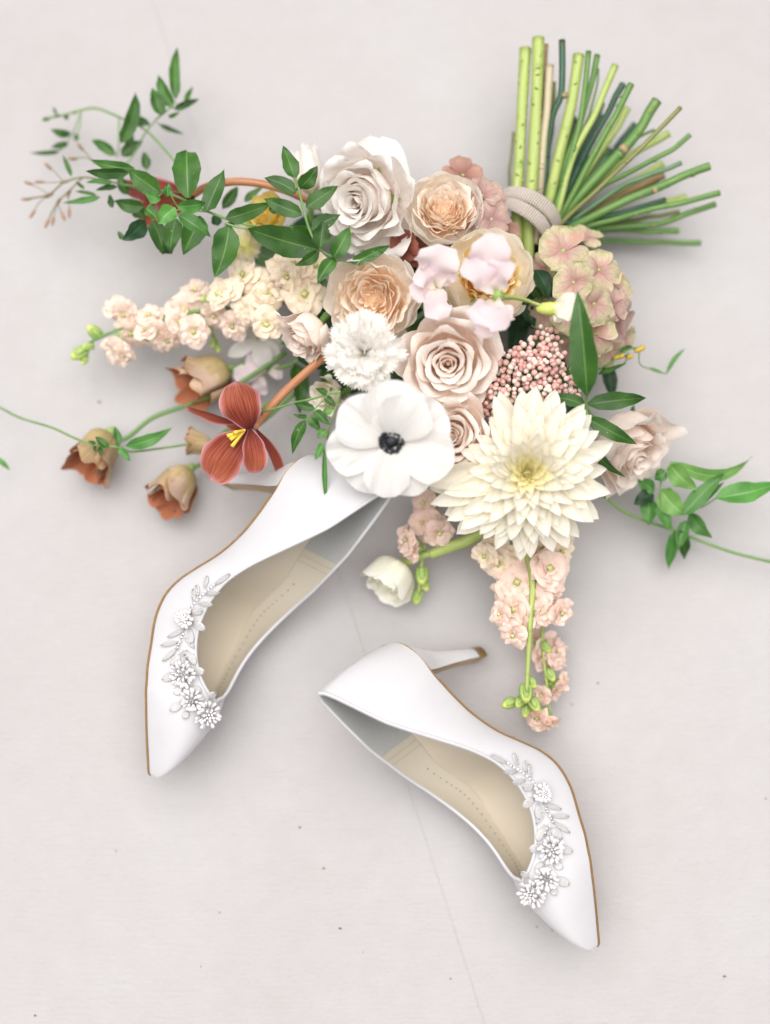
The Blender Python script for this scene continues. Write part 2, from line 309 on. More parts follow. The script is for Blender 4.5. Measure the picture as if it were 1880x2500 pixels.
t.links.new(c, b.inputs['Base Color']); b.inputs['Roughness'].default_value = .62; b.inputs['Specular IOR Level'].default_value = .25
n3 = N(t, 'ShaderNodeTexNoise', Scale=420.0, Detail=5.0); t.links.new(geo.outputs['Position'], n3.inputs['Vector'])
bp = N(t, 'ShaderNodeBump', Strength=.35, Distance=.0012); t.links.new(n3.outputs[0], bp.inputs['Height'])
n5 = N(t, 'ShaderNodeTexNoise', Scale=22.0, Detail=5.0, Distortion=1.2); t.links.new(geo.outputs['Position'], n5.inputs['Vector'])
bp2 = N(t, 'ShaderNodeBump', Strength=.30, Distance=.004); t.links.new(n5.outputs[0], bp2.inputs['Height']); t.links.new(bp.outputs[0], bp2.inputs['Normal'])
mpg = N(t, 'ShaderNodeMapping'); mpg.inputs['Scale'].default_value = (60, 520, 60); t.links.new(geo.outputs['Position'], mpg.inputs[0]); n6 = N(t, 'ShaderNodeTexNoise', Scale=1.0, Detail=4.0); t.links.new(mpg.outputs[0], n6.inputs['Vector'])
bp3 = N(t, 'ShaderNodeBump', Strength=.45, Distance=.0008); t.links.new(n6.outputs[0], bp3.inputs['Height']); t.links.new(bp2.outputs[0], bp3.inputs['Normal']); t.links.new(bp3.outputs[0], b.inputs['Normal'])
plain('dirt', (.06, .05, .035), .9, c2=(.16, .13, .07), scale=400)

# ------------------------------------------------------------------ ground with its scored joint, specks of dirt
A0 = P(390, 50, 0); A1 = P(1149, 2395, 0); dl = (A1 - A0) / np.linalg.norm(A1 - A0); dn = np.array([dl[1], -dl[0], 0])
V = []; cols_ = [(-3, 0), (-.0005, 0), (-.0002, -.00028), (.0002, -.00028), (.0005, 0), (3, 0)]
for s in np.linspace(-3, 3, 25):
    for x, z in cols_: V.append(A0 + dl * (s + .3) + dn * (x + (.0005 * math.sin(s * 17) if abs(x) < 1 else 0)) + np.array([0, 0, z]))
g = link('ground', mesh('ground', V, gridf(25, 6), 'plaster', smooth=False)); g['kind'] = 'structure'
rng = random.Random(4)
V = []; F = []
for (x, y, r) in [(831, 2267, 5), (790, 2120, 4), (732, 2020, 4), (283, 2078, 3), (1147, 2006, 4), (1253, 1801, 4), (1311, 2263, 3), (1460, 1668, 4), (886, 2325, 2), (242, 981, 5), (490, 2360, 2), (1396, 1720, 3), (1348, 2272, 2), (536, 2228, 3), (1100, 2390, 3), (85, 2480, 4), (1870, 1950, 3), (1769, 2384, 5)]:
    c = P(x, y, .0006); a = rng.random() * 3; o = len(V); r = ms(r, 0)
    for k in range(7): q = k * 2 * math.pi / 7; V.append(c + np.array([r * math.cos(q + a) * rng.uniform(.6, 1.1), r * .6 * math.sin(q + a) * rng.uniform(.6, 1.1), -.0005]))
    V.append(c + np.array([0, 0, r * .4])); F += [(o + k, o + (k + 1) % 7, o + 7) for k in range(7)]
s = link('dirt_specks', mesh('dirt_specks', V, F, 'dirt')); tag(s, 'tiny dark specks of dirt scattered over the pale ground', 'dirt', kind='stuff')

# ------------------------------------------------------------------ satin pumps
def shoe_axes(yaw, e, psi, mir):
    yaw, e, psi = map(math.radians, (yaw, e, psi))
    f = np.array([math.cos(yaw), math.sin(yaw), 0]); u = np.array([math.sin(yaw), -math.cos(yaw), 0]) * mir; z = np.array([0, 0, 1.])
    b = -f * math.cos(psi) - z * math.sin(psi); z2 = z * math.cos(psi) - f * math.sin(psi)
    return b, -math.sin(e) * u + math.cos(e) * z2, math.cos(e) * u + math.sin(e) * z2
# stations from the back seam to the toe: feather edge S and top edge E (distance behind the toe, half width, height), cm
ST = np.array([
 [20.35,0,5.95, 18.68,0,11.98], [20.25,.55,5.93, 18.55,.28,11.87], [20.0,1.05,5.9, 18.25,.5,11.62], [19.5,1.55,5.85, 17.9,.65,11.3], [18.6,2.0,5.72, 17.1,.95,10.6],
 [17.44,2.2,5.52, 16.05,1.32,9.66], [16.88,2.2,5.23, 15.6,1.52,9.2], [15.92,2.25,4.8, 15.0,1.83,8.53], [14.61,2.35,4.07, 13.9,2.35,7.15],
 [13.24,2.7,3.15, 12.9,2.78,5.9], [12.05,3.0,1.83, 11.9,2.98,4.75], [11.22,3.15,.94, 11.1,2.97,4.05], [10.17,3.3,.36, 10.2,2.83,3.44],
 [8.79,3.3,.14, 9.1,2.55,2.92], [7.21,3.0,.12, 8.0,2.18,2.68], [6.1,2.8,.12, 7.0,1.77,2.72], [5.5,2.62,.12, 6.1,1.27,2.98], [5.0,2.46,.12, 5.45,.65,3.28], [4.6,2.34,.12, 5.05,0,3.40],
 [3.8,2.0,.12, 4.15,0,3.2], [3.0,1.64,.10, 3.2,0,2.9], [1.9,1.1,.06, 2.0,0,2.42], [1.0,.64,.03, 1.05,0,1.85], [.45,.36,.01, .45,0,1.32], [.14,.18,0, .12,0,.85], [0,0,0, -.02,0,.45]]) / 100
NT = 18                                   # station of the throat
def refine(n):
    q = np.linspace(0, len(ST) - 1, n); return q, catmull(ST, n)
QS, SS = refine(101); SS[:, 1] = np.maximum(SS[:, 1], 0); SS[:, 4] = np.where(QS >= NT, 0, np.maximum(SS[:, 4], 0))
SS[-1, 1] = 0; SS[0, 1] = SS[0, 4] = 0
def wall(side=1, off=0., n=13, top=1.0):
    """grid[station, s] of the upper's side in shoe coordinates (behind toe, lateral, height)"""
    out = np.zeros((len(SS), n, 3))
    for i, (q, r) in enumerate(zip(QS, SS)):
        S, E = r[:3], r[3:]; D = E - S
        k = np.clip((q - 15) / 4, 0, 1); k = k * k * (3 - 2 * k)       # 0: open wall, 1: closed vamp
        hb = np.clip(1 - q / 8, 0, 1)
        C1 = S + D * .38 + np.array([.0045 * hb, .0035, 0]) * (1 - k) * (1 if S[1] > 0.004 else max(S[1], 0) / .004 * 1)
        if S[1] < .004: C1[0] += .004 * (1 - k) * hb * 0
        C2 = S + D * .74 + np.array([.005 * hb, .0022 * min(1, S[1] / .01), 0]) * (1 - k)
        A1_ = np.array([S[0] + D[0] * .3, S[1], S[2] + D[2] * .62]); A2_ = np.array([S[0] + D[0] * .8, S[1] * .62, E[2]])
        C1 = C1 * (1 - k) + A1_ * k; C2 = C2 * (1 - k) + A2_ * k
        for j, s in enumerate(np.linspace(0, top, n)):
            out[i, j] = (1 - s) ** 3 * S + 3 * s * (1 - s) ** 2 * C1 + 3 * s * s * (1 - s) * C2 + s ** 3 * E
    for _ in range(14):                     # fair the vamp so that no crease shows at the throat
        o2 = out.copy(); o2[1:-1, 1:] = (out[:-2, 1:] + 2 * out[1:-1, 1:] + out[2:, 1:]) / 4; wgt = np.clip((QS - 13) / 3, 0, 1)[:, None, None] * np.ones((1, n, 1))
        wgt[:, -1] *= (QS > NT + .6)[:, None]; wgt[-4:] = 0; out = out * (1 - wgt) + o2 * wgt
    if off:
        du = np.gradient(out, axis=0); dv = np.gradient(out, axis=1); nn = np.cross(du, dv); nn /= np.linalg.norm(nn, axis=-1, keepdims=True) + 1e-12
        sg = np.sign(np.sum(nn * (out - np.array([0, 0, 0]))[..., :] * [0, 1, 0], axis=-1).mean()); out = out - nn * off * sg
        out[..., 1] = np.maximum(out[..., 1], 0)
    out[..., 1] *= side; return out
WN = wall()
def shoe(name, label, T, axes, applique):
    b, n_, u = axes
    W3 = lambda p: T + np.asarray(p)[..., :1] * b + np.asarray(p)[..., 1:2] * n_ + np.asarray(p)[..., 2:] * u
    base = W3([.09, 0, 0]); base[2] = 0
    root = thing(name, label, 'shoe', base, 'pair of white bridal pumps'); B = -base
    ident = Matrix()
    def part(nm, V, F, mat, parent=root, uv=None, smooth=True): return link(nm, mesh(nm, W3(np.asarray(V).reshape(-1, 3)), F, mat, uv, None, smooth), parent, ident)
    a, c = WN, WN * [1, -1, 1]
    ns, nn = a.shape[:2]
    V = np.concatenate([a.reshape(-1, 3), c.reshape(-1, 3)]); up = part('upper', V, gridf(ns, nn) + gridf(ns, nn, ns * nn), 'satin')
    # inner skins: open part only
    it = int(np.searchsorted(QS, NT)); ig = int(np.searchsorted(QS, 7.4))
    wi = wall(off=.0014); li, gl = [], []
    tilt = np.linspace(0, 1, nn)
    V = []; F = []; V2 = []; F2 = []
    for sd in (1, -1):
        x = (wi * [1, sd, 1])[ig:ns - 3]; F += gridf(x.shape[0], nn, len(V)); V += list(x.reshape(-1, 3))
        x = (wi * [1, sd, 1])[:ig + 1]; F2 += gridf(x.shape[0], nn, len(V2)); V2 += list(x.reshape(-1, 3))
    part('lining', V, F, 'lining'); part('heel_lining', V2, F2, 'grey_lining')
    # insole
    rows = []
    for r in SS[1:-4]: rows.append([[r[0], y * max(0, r[1] - .0012), r[2] + .0035 - .0015 * (1 - y * y)] for y in np.linspace(-1, 1, 9)])
    rows = np.array(rows); part('insole', rows, gridf(*rows.shape[:2]), 'insole')
    # outsole: thin sheet with a gold edge that stands a hair proud
    ring = []
    for r in SS: ring.append([[r[0], (r[1] + .0006), r[2] + .0003], [r[0], (r[1] + .0010), r[2] - .0009], [r[0], max(0, r[1] - .0008), r[2] - .0019]])
    ring = np.array(ring); ring2 = ring * [1, -1, 1]
    i0 = int(np.searchsorted(QS, 5.3))
    x = ring[i0:]; y = ring2[i0:]
    sole = part('sole_edge', np.concatenate([x.reshape(-1, 3), y.reshape(-1, 3)]), gridf(x.shape[0], 3) + gridf(x.shape[0], 3, x.shape[0] * 3), 'edge_gold')
    rows = np.array([[[r[0], t_ * max(0, r[1] - .0006), r[2] - .0018] for t_ in np.linspace(-1, 1, 5)] for r in SS]); part('outsole', rows, gridf(*rows.shape[:2]), 'tan_leather', sole)
    # top edge binding
    for sd in (1, -1):
        path = [W3([r[3], sd * max(0, r[4] - .0004), r[5]]) for r in SS[:it + 1:2]] + [W3([SS[it, 3], 0, SS[it, 5]])]
        link('topline_binding', tube('topline_binding', path, .0011, 'satin', 7, 90), root, ident)
    # stitched seam where the grey heel lining ends
    # (two rows of small stitches on the far inner wall)
    V = []; F = []
    for k, q in enumerate((ig + 1, ig + 2)):
        for j in range(1, nn - 1):
            for h in (.2, .7):
                p0 = wi[q, j] * (1 - h) + wi[q, j + 1] * h; p1 = wi[q, j] * (1 - h - .25) + wi[q, j + 1] * (h + .25)
                e = np.array([.0002, 0, 0]); dpt = np.array([0, -.0003, 0]); o = len(V)
                V += [(p + s_ * e + dpt) * [1, -1, 1] for p in (p0, p1) for s_ in (-1, 1)]; F.append((o, o + 1, o + 3, o + 2))
    part('stitching', V, F, 'stitch', smooth=False)
    # row of small holes along the lining's lower edge, far wall
    V = []; F = []
    for q in np.linspace(ig + 6, it - 6, 24):
        i = int(q); p = (wi[i, 4] * (1 - q % 1) + wi[i + 1, 4] * (q % 1)) * [1, -1, 1] + np.array([0, .0004, 0]); o = len(V)
        e1 = wi[i + 1, 4] - wi[i, 4]; e1 = e1 / np.linalg.norm(e1) * [1, -1, 1]; e2 = wi[i, 5] - wi[i, 4]; e2 = e2 / np.linalg.norm(e2) * [1, -1, 1]
        V += [p + .00055 * (math.cos(k * 1.047) * e1 + math.sin(k * 1.047) * e2) for k in range(6)]; F.append(tuple(range(o, o + 6)))
    part('perforations', V, F, 'hole', smooth=False)
    # heel: D-shaped sections from the seat down to the tip, flat tan breast towards the toe
    secs = []
    for (s, cx, hw, dp, zc) in [(0, .1865, .0205, .0175, .0560), (.1, .1862, .0165, .0165, .0480), (.25, .1853, .0105, .0125, .0370), (.45, .1846, .0070, .0090, .0240), (.7, .1838, .0056, .0070, .0100), (1, .1830, .0052, .0062, -.0030)]:
        sec = []
        for k in range(15):
            a_ = math.pi * k / 14 - math.pi / 2; lift = (.0035 * (math.cos(a_)) if s == 0 else 0)
            sec.append([cx - dp * .45 + dp * 1.2 * max(0, math.cos(a_)) ** .8, hw * math.sin(a_), zc + lift])
        secs.append(sec)
    secs = np.array(secs); sec2 = catmull(secs.reshape(len(secs), -1), 16).reshape(16, 15, 3)
    hl = part('heel', sec2, gridf(16, 15), 'satin')
    br = np.stack([sec2[:, 0], sec2[:, -1]], 1) + np.array([-.0004, 0, 0]); mid = br.mean(1, keepdims=True) + np.array([-.0008, 0, 0]); br = np.concatenate([br[:, :1] * [1, 1.03, 1], mid, br[:, 1:] * [1, 1.03, 1]], 1)
    part('heel_breast', br, gridf(16, 3), 'tan_leather', hl)
    tp = sec2[-1].copy(); cen = tp.mean(0); tp = cen + (tp - cen) * 1.10; tpp = np.array([tp, tp + [-.0004, 0, -.0065], np.broadcast_to(cen + [-.0004, 0, -.0066], tp.shape)])
    V = tpp.reshape(-1, 3); F = gridf(3, 15) + [(0, 15, 29, 14)]
    part('heel_tip', V, F, 'heel_tip', hl)
    applique(root, W3, u, n_, b)
    return root

# beaded applique, laid out on the near side of the upper in shoe coordinates
AXI = shoe_axes(-67, 42, 6.5, 1); TI = P(1457, 2313, .0345)
def to_world(p): return TI + np.asarray(p)[..., :1] * AXI[0] + np.asarray(p)[..., 1:2] * AXI[1] + np.asarray(p)[..., 2:] * AXI[2]
GRID = np.concatenate([WN[30:, :].reshape(-1, 3), (WN * [1, -1, 1])[70:, :].reshape(-1, 3)])
gx = np.gradient(WN, axis=0); gy = np.gradient(WN, axis=1); gn_ = np.cross(gx, gy); gn_ /= np.linalg.norm(gn_, axis=-1, keepdims=True) + 1e-12
if gn_[40, 6, 1] < 0: gn_ = -gn_
GN = np.concatenate([gn_[30:].reshape(-1, 3), (gn_ * [1, -1, 1])[70:].reshape(-1, 3)])
GP = proj(to_world(GRID))
def on_shoe(zx, zy, lift):
    q = np.array(zp('I', (zx, zy))); i = int(np.argmin(((GP - q) ** 2).sum(1)))
    # meet the tangent plane through that vertex along the line of sight
    p = to_world(GRID[i]); n = GN[i] @ np.array(AXI); dr = P(q[0], q[1], 0.) - CAM; dr = dr / np.linalg.norm(dr)
    t = ((p - CAM) @ n) / (dr @ n) if abs(dr @ n) > .15 else np.linalg.norm(p - CAM)
    w_ = CAM + dr * t
    if np.linalg.norm(w_ - p) > .012: w_ = p + (w_ - p) / np.linalg.norm(w_ - p) * .012
    l = np.linalg.solve(np.array(AXI).T, w_ - TI); return l + GN[i] * lift, GN[i]
LV = [((1010,755),(925,715),20),((1065,765),(1040,708),18),((1105,800),(1100,745),20),((1130,830),(1120,762),18),((1062,800),(988,800),16),((1105,840),(1033,857),19),
 ((1150,880),(1088,878),26),((1150,930),(1090,977),30),((1170,960),(1172,1040),25),((1195,960),(1284,988),18),((1235,1020),(1322,1026),18),((1245,1050),(1327,1107),18),((1200,1005),(1160,1062),18),
 ((1195,1080),(1165,1150),28),((1235,1085),(1290,1135),30),((1190,1175),(1122,1195),30),((1270,1190),(1342,1202),30),((1250,1150),(1268,1080),30),((1215,1130),(1200,1066),26),
 ((1200,1260),(1160,1300),26),((1250,1260),(1294,1290),30),((1260,1340),(1324,1370),32),((1240,1385),(1262,1422),26),((1125,1335),(1085,1300),26),((1200,1440),(1242,1486),32)]
FL = [((1180,905),52,17),((1230,1190),78,24),((1215,1335),66,20),((1152,1405),82,26)]
CR = [(1012,757),(1028,768),(1044,777),(1060,786),(1076,795),(1092,808),(1108,820),(1124,834),(1140,850),(1152,866),(1206,985),(1216,1000),(1226,1020),(1236,1036),(1243,1052),(1226,1070),(1214,1090),(1205,1110)]
kI = .481 * K * .84
LEAFD = []; FLD = []; CRD = []
rg = random.Random(9)
for (b0, t0, wd) in LV:
    p0, n0 = on_shoe(*b0, .0009); p1, n1 = on_shoe(*t0, .0014); LEAFD.append((p0, p1, n0 + n1, wd * kI))
for (c0, r0, k0) in FL:
    p0, n0 = on_shoe(*c0, .0022); FLD.append((p0, n0, r0 * kI, k0))
for c0 in CR: CRD.append(on_shoe(*c0, .0018))
def put_applique(root, W3, u, n_, b):
    dirw = lambda v: v[0] * b + v[1] * n_ + v[2] * u
    I4 = Matrix()
    for p0, p1, nn, hw in LEAFD:
        a0, a1 = W3(p0), W3(p1); y = a1 - a0; n0 = dirw(nn); x = np.cross(y, n0); x /= np.linalg.norm(x); z = np.cross(x, y); z /= np.linalg.norm(z)
        if z @ n0 < 0: z = -z
        G = []
        for s in np.linspace(0, 1, 9):
            wd = hw * (.25 + 3.2 * s ** .9 * (1 - s) ** .8) * .56 if s < 1 else 0
            G.append([a0 + y * s + x * wd * v + z * (.0004 * math.cos(v * 1.4) + (.0004 if k % 2 else -.0003)) for k, v in enumerate(np.linspace(-1, 1, 9))])
        link('beaded_leaf', sheet('beaded_leaf', np.array(G), 'seed_bead', 'seed_bead', .0005), root, I4)
    for p0, nn, r, k in FLD:
        c = W3(p0); nw = dirw(nn); M = Matrix.Translation(c) @ frame_z(nw)
        disc = ball('applique_flower', 'seed_bead', r * .45, r * .45, .0012, 10, 4)
        fo = link('applique_flower', disc, root, M); rr = random.Random(k)
        for i in range(k + 7):
            inner = i >= k; a = 2 * math.pi * i / k + rr.uniform(-.15, .15) if not inner else 6.28 * (i - k) / 7 + .2
            el = math.radians(rr.uniform(4, 20) if not inner else rr.uniform(28, 45))
            rad = r * (rr.uniform(.66, .98) if not inner else .48)
            ps = rr.uniform(.95, 1.15) if not inner else .85
            pm = M @ Matrix.Rotation(a, 4, 'Z') @ Matrix.Translation((rad * math.cos(el) * .8, 0, .0006 + rad * math.sin(el))) @ Matrix.Rotation(math.pi / 2 - el, 4, 'Y') @ Matrix.Scale(ps, 4)
            link('pearl', PEARL, fo, pm)
        for i in range(7):
            a = 6.28 * i / 6; q = 0 if i == 6 else r * .2
            link('crystal', CRYSTAL, fo, M @ Matrix.Translation((q * math.cos(a), q * math.sin(a), .0030)))
    for i, (p0, nn) in enumerate(CRD):
        link('crystal', CRYSTAL if i % 3 else SMALL_PEARL, root, Matrix.Translation(W3(p0)) @ frame_z(dirw(nn)))
PEARL = mesh('pearl', [(0, 0, -.0021)] + [(r * math.cos(q * 1.0472), r * math.sin(q * 1.0472), z) for z, r in ((-.0013, .0005), (-.0002, .0009), (.0008, .00115), (.0015, .0009)) for q in range(6)] + [(0, 0, .0019)],
             [(0, 1 + (j + 1) % 6, 1 + j) for j in range(6)] + [tuple(1 + x for x in f) for f in gridf(4, 6, 0, True)] + [(25, 19 + j, 19 + (j + 1) % 6) for j in range(6)], 'pearl')
SMALL_PEARL = ball('pearl', 'pearl', .0010, .0010, .0010, 7, 5)
CRYSTAL = mesh('crystal', [(0, 0, .0009)] + [(.0009 * math.cos(k * .785), .0009 * math.sin(k * .785), .0003) for k in range(8)] + [(0, 0, -.0008)], [(0, 1 + k, 1 + (k + 1) % 8) for k in range(8)] + [(9, 1 + (k + 1) % 8, 1 + k) for k in range(8)], 'crystal', smooth=False)
shoe('pump_shoe', 'white satin pump lying alone on the bare ground, its heel towards the blush stock spike', TI, AXI, put_applique)
shoe('pump_shoe', 'white satin pump whose heel end is tucked under the white anemone', P(369.4, 1894.5, .0310), shoe_axes(-105.2, 38.8, 3.1, -1), put_applique)

# ------------------------------------------------------------------ flower building blocks
BIND = P(1285, 548, .024)                 # middle of the tied bundle
def blade(L, W, wf, el0, el1, n=7, m=7, cup=0., ruf=0., rk=3, rng=None, side=0., ser=0., fold=0., rnd=0.):
    """petal or leaf blade: x across, y outward, z up; elevation angle runs from el0 at the base to el1 at the tip (degrees)"""
    s = np.linspace(0, 1, n); v = np.linspace(-1, 1, m); ph = rng.uniform(0, 6.28) if rng else 0
    el = np.radians(el0 + (el1 - el0) * s); ds = L / (n - 1)
    y = np.concatenate([[0], np.cumsum(np.cos(el[:-1]) * ds)]); z = np.concatenate([[0], np.cumsum(np.sin(el[:-1]) * ds)])
    G = np.zeros((n, m, 3)); ln = np.linspace(0, 1, 60)
    elf = np.radians(el0 + (el1 - el0) * ln); yf = np.concatenate([[0], np.cumsum(np.cos(elf[:-1]))]) * L / 59; zf = np.concatenate([[0], np.cumsum(np.sin(elf[:-1]))]) * L / 59
    tooth = np.where(np.arange(m) % 2 == 0, 1, -1) if m > 5 else 0
    for i in range(n):
        se = s[i] * (1 - rnd * v * v) * (1 + ser * tooth * s[i] ** 8)
        e = np.radians(el0 + (el1 - el0) * se); w_ = W * wf(s[i]); tx, ty = -np.sin(e), np.cos(e)
        h = cup * W * (np.abs(v) ** 2) * wf(s[i]) + fold * W * np.abs(v) * wf(s[i]) + ruf * W * s[i] ** 1.5 * np.sin(rk * v * 3.14 + ph) * (.3 + np.abs(v)) + ruf * .5 * W * s[i] ** 2 * np.sin(rk * 1.9 * v * 3.14 + ph * 1.7)
        over = np.clip(se - 1, 0, 1) * L
        G[i, :, 0] = v * w_ + side * L * se ** 2; G[i, :, 1] = np.interp(se, ln, yf) + h * tx + over * ty; G[i, :, 2] = np.interp(se, ln, zf) + h * ty - over * tx
    return G
def wprof(a, b, lo=.0):
    pk = (a / (a + b)) ** a * (b / (a + b)) ** b
    return lambda s: max(lo * (1 - s) if s < .5 else 0, (max(s, 1e-4) ** a) * (max(1 - s, 0) ** b) / pk)
W_OVATE = wprof(.55, 1.0, .12); W_LANCE = wprof(.7, .95, .15); W_DAHLIA = wprof(.72, .80, .25); W_ROUND = wprof(.75, .34, .25); W_FAN = lambda s: .10 + .90 * s ** 1.3; W_SPOON = lambda s: .16 + .84 * math.sin(min(1.0, s * 1.15) * 1.57); W_BROAD = wprof(.6, .36, .3); W_TULIP = wprof(.75, .5, .2); W_OVAL = wprof(.5, .5, .15); W_ANEM = wprof(.62, .30, .3)
def cup_petal(prof, th0, half, R, rng, n=10, m=13, rnd=.22, point=0., wav=.02, skew=.05, wk=2.0):
    c = catmull(prof, 40); L = np.concatenate([[0], np.cumsum(np.linalg.norm(np.diff(c, axis=0), axis=1))]); L /= L[-1]
    ph = rng.uniform(0, 6.28); G = np.zeros((n, m, 3)); v = np.linspace(-1, 1, m)
    for i, s in enumerate(np.linspace(0, 1, n)):
        wd = .42 + .58 * min(1, s / .5) ** .7
        q = s * np.clip(1 - rnd * np.abs(v) ** 2.4 + point * np.exp(-(v / .22) ** 2), 0, 1.2) / (1 + point)
        r = np.interp(q, L, c[:, 0]) * (1 + skew * v); z = np.interp(q, L, c[:, 1])
        wv = wav * R * s * s * np.sin(wk * v * 3.14 + ph); wz = wav * R * s * s * np.sin(wk * 1.4 * v * 3.14 + ph * 2 + 1)
        th = th0 + v * half * wd; r = np.maximum(r + wv, .004 * R)
        G[i, :, 0] = r * np.cos(th); G[i, :, 1] = r * np.sin(th); G[i, :, 2] = z + wz
    return G
def lag(t, a, b, c):                      # value through a at 0, b at .5, c at 1
    return a * (1 - t) * (1 - 2 * t) + b * 4 * t * (1 - t) + c * t * (2 * t - 1)
def bloom_root(name, label, cat, px, py, z, Rpx, h, lean, tilt, roll=0, group=None):
    R = ms(Rpx, z); n = face(lean, tilt); o = P(px, py, z) - n * h * R
    if o[2] < .004: o[2] = .004
    M = Matrix.Translation(o) @ frame_z(n, roll)
    root = link(name, None, None, M); tag(root, label, cat, group)
    return root, M, R
def add_stem(root, M, R, mat='green_stem', rad=.0022, seed=0, down=.9, end=None):
    rr = random.Random(seed); o = np.array(M.translation); n = np.array(M.to_3x3() @ Vector((0, 0, 1)))
    e = BIND + np.array([rr.uniform(-.009, .009), rr.uniform(-.007, .007), rr.uniform(-.011, .011)]) if end is None else end
    p1 = o - n * R * down; p1[2] = max(p1[2], .008); mid = (p1 * .55 + e * .45); mid[2] = max(.008, mid[2] * .7)
    link('stem', tube('stem', [o + n * R * .03, p1, mid, e], rad, mat, 7), root, Matrix())
def sepals(root, M, R, k=5, seed=0, size=.55):
    rr = random.Random(seed + 77)
    for i in range(k):
        G = blade(R * size, R * .10, W_LANCE, 40, -10, rng=rr)
        link('sepal', sheet('sepal', G, 'calyx'), root, M @ Matrix.Rotation(i * 6.283 / k, 4, 'Z') @ Matrix.Translation((0, R * .05, -R * .03)))
    link('hip', ball('hip', 'calyx', R * .11, R * .11, R * .12), root, M @ Matrix.Translation((0, 0, -R * .07)))

ROSE_KEYS = {'open': (((.02, 0), (.10, .36), (.07, .70), (.10, .77)), ((.05, 0), (.42, .22), (.47, .64), (.60, .66)), ((.08, -.04), (.70, .06), (1.0, .34), (1.10, .20))),
             'half': (((.02, 0), (.11, .42), (.07, .80), (.09, .88)), ((.05, 0), (.36, .25), (.40, .78), (.50, .84)), ((.08, -.02), (.60, .12), (.78, .62), (.98, .66))),
             'bud': (((.02, 0), (.14, .5), (.08, 1.1), (.06, 1.25)), ((.05, 0), (.30, .4), (.22, 1.05), (.18, 1.28)), ((.08, 0), (.44, .35), (.36, 1.0), (.40, 1.22)))}
def rose(label, px, py, z, Rpx, lean, tilt, mat, kind='open', nP=26, seed=1, roll=0., name='rose', h=.45, wav=.022, group=None, cat='rose', point=.10):
    root, M, R = bloom_root(name, label, cat, px, py, z, Rpx, h, lean, tilt, roll, group); rr = random.Random(seed)
    k3 = [np.array(k) for k in ROSE_KEYS[kind]]
    for i in range(nP):
        t_ = i / (nP - 1); pr = lag(t_, *k3) * R * rr.uniform(.95, 1.05)
        half = lag(t_, 2.3, 1.15, .66) * rr.uniform(.9, 1.1)
        pr[2:, 0] *= rr.uniform(.93, 1.07); pr[3, 1] += rr.uniform(-.05, .05) * R
        G = cup_petal(pr, i * 2.39996 + rr.uniform(-.25, .25), half, R, rr, rnd=.14 + .14 * t_, point=point * t_ * rr.uniform(.3, 1.4), wav=wav * (.6 + 1.3 * t_), skew=.07)
        link('petal', sheet('petal', G, mat), root, M)
    if kind != 'bud': link('core_fill', ball('core_fill', mat, R * .075, R * .075, R * .30, 9, 6), root, M @ Matrix.Translation((0, 0, R * .34)))  # petal-coloured ball added to lighten the dark eye of the rose
    sepals(root, M, R, seed=seed); add_stem(root, M, R, seed=seed); return root
def garden_rose(label, px, py, z, Rpx, lean, tilt, inner, outer, seed=1, nI=46, nO=11, h=.55, core=.80, name='garden_rose', group=None):
    root, M, R = bloom_root(name, label, 'rose', px, py, z, Rpx, h, lean, tilt, 0, group); rr = random.Random(seed)
    for i in range(nI):
        q = (i + .5) / nI; q = q ** .62; rim = core * (.05 + .92 * q); hz = .585 + .085 * math.sin(q * 2.6) + rr.uniform(-.025, .035)
        pr = np.array([(.02 + .42 * q, .30 - .18 * q), (rim * .80 + .01, .42 - .12 * q), (rim * rr.uniform(.96, 1.04), hz), (rim * rr.uniform(.94, 1.12), hz + rr.uniform(.05, .09))]) * R
        G = cup_petal(pr, i * 2.39996 + rr.uniform(-.4, .4), (1.25 - .80 * q) * rr.uniform(.8, 1.25), R, rr, n=8, m=12, rnd=.10, wav=.045, skew=rr.uniform(-.14, .14), wk=rr.uniform(1.2, 2.4))
        link('petal', sheet('petal', G, inner), root, M)
    link('core_fill', ball('core_fill', inner, R * core * .55, R * core * .55, R * .26, 12, 8), root, M @ Matrix.Translation((0, 0, R * .17)))  # ball of inner petal colour added so the cup shows no deep dark
    for i in range(nO):
        t_ = i / (nO - 1); rim = .84 + .14 * t_
        pr = np.array([(.06, 0), (rim * .82, .10 - .04 * t_), (rim * 1.03, .50 - .06 * t_), (rim * (.95 + .14 * t_), .72 - .20 * t_)]) * R * rr.uniform(.97, 1.03)
        G = cup_petal(pr, i * 2.39996 + rr.uniform(-.2, .2), rr.uniform(.62, .85), R, rr, rnd=.2, point=.05, wav=.035, skew=.06)
        link('petal', sheet('petal', G, outer), root, M)
    sepals(root, M, R, seed=seed); add_stem(root, M, R, seed=seed); return root

def leaf_pts(b, t, hw, bend=0., side=0., roll=0., fold=.25, wf=W_OVATE, n=9, m=7, ruf=0., rng=None):
    y = t - b; L = np.linalg.norm(y); y = y / L; v0 = CAM - (b + t) / 2; v0 /= np.linalg.norm(v0)
    x = np.cross(y, v0); x /= np.linalg.norm(x); z = np.cross(x, y); c, s_ = math.cos(roll), math.sin(roll); x, z = c * x + s_ * z, c * z - s_ * x
    ph = rng.uniform(0, 6) if rng else 0; G = np.zeros((n, m, 3))
    for i, s in enumerate(np.linspace(0, 1, n)):
        for j, v in enumerate(np.linspace(-1, 1, m)):
            w_ = hw * wf(s) * (1 + .22 * ruf * math.sin(s * 19 + ph * 2 + 3 * v))
            G[i, j] = b + y * L * s + x * (v * w_ + side * L * math.sin(math.pi * s)) + z * (bend * L * math.sin(math.pi * s) + fold * abs(v) * w_ + ruf * hw * math.sin(s * 11 + ph + (2 if v > 0 else 0)) * abs(v))
    return G
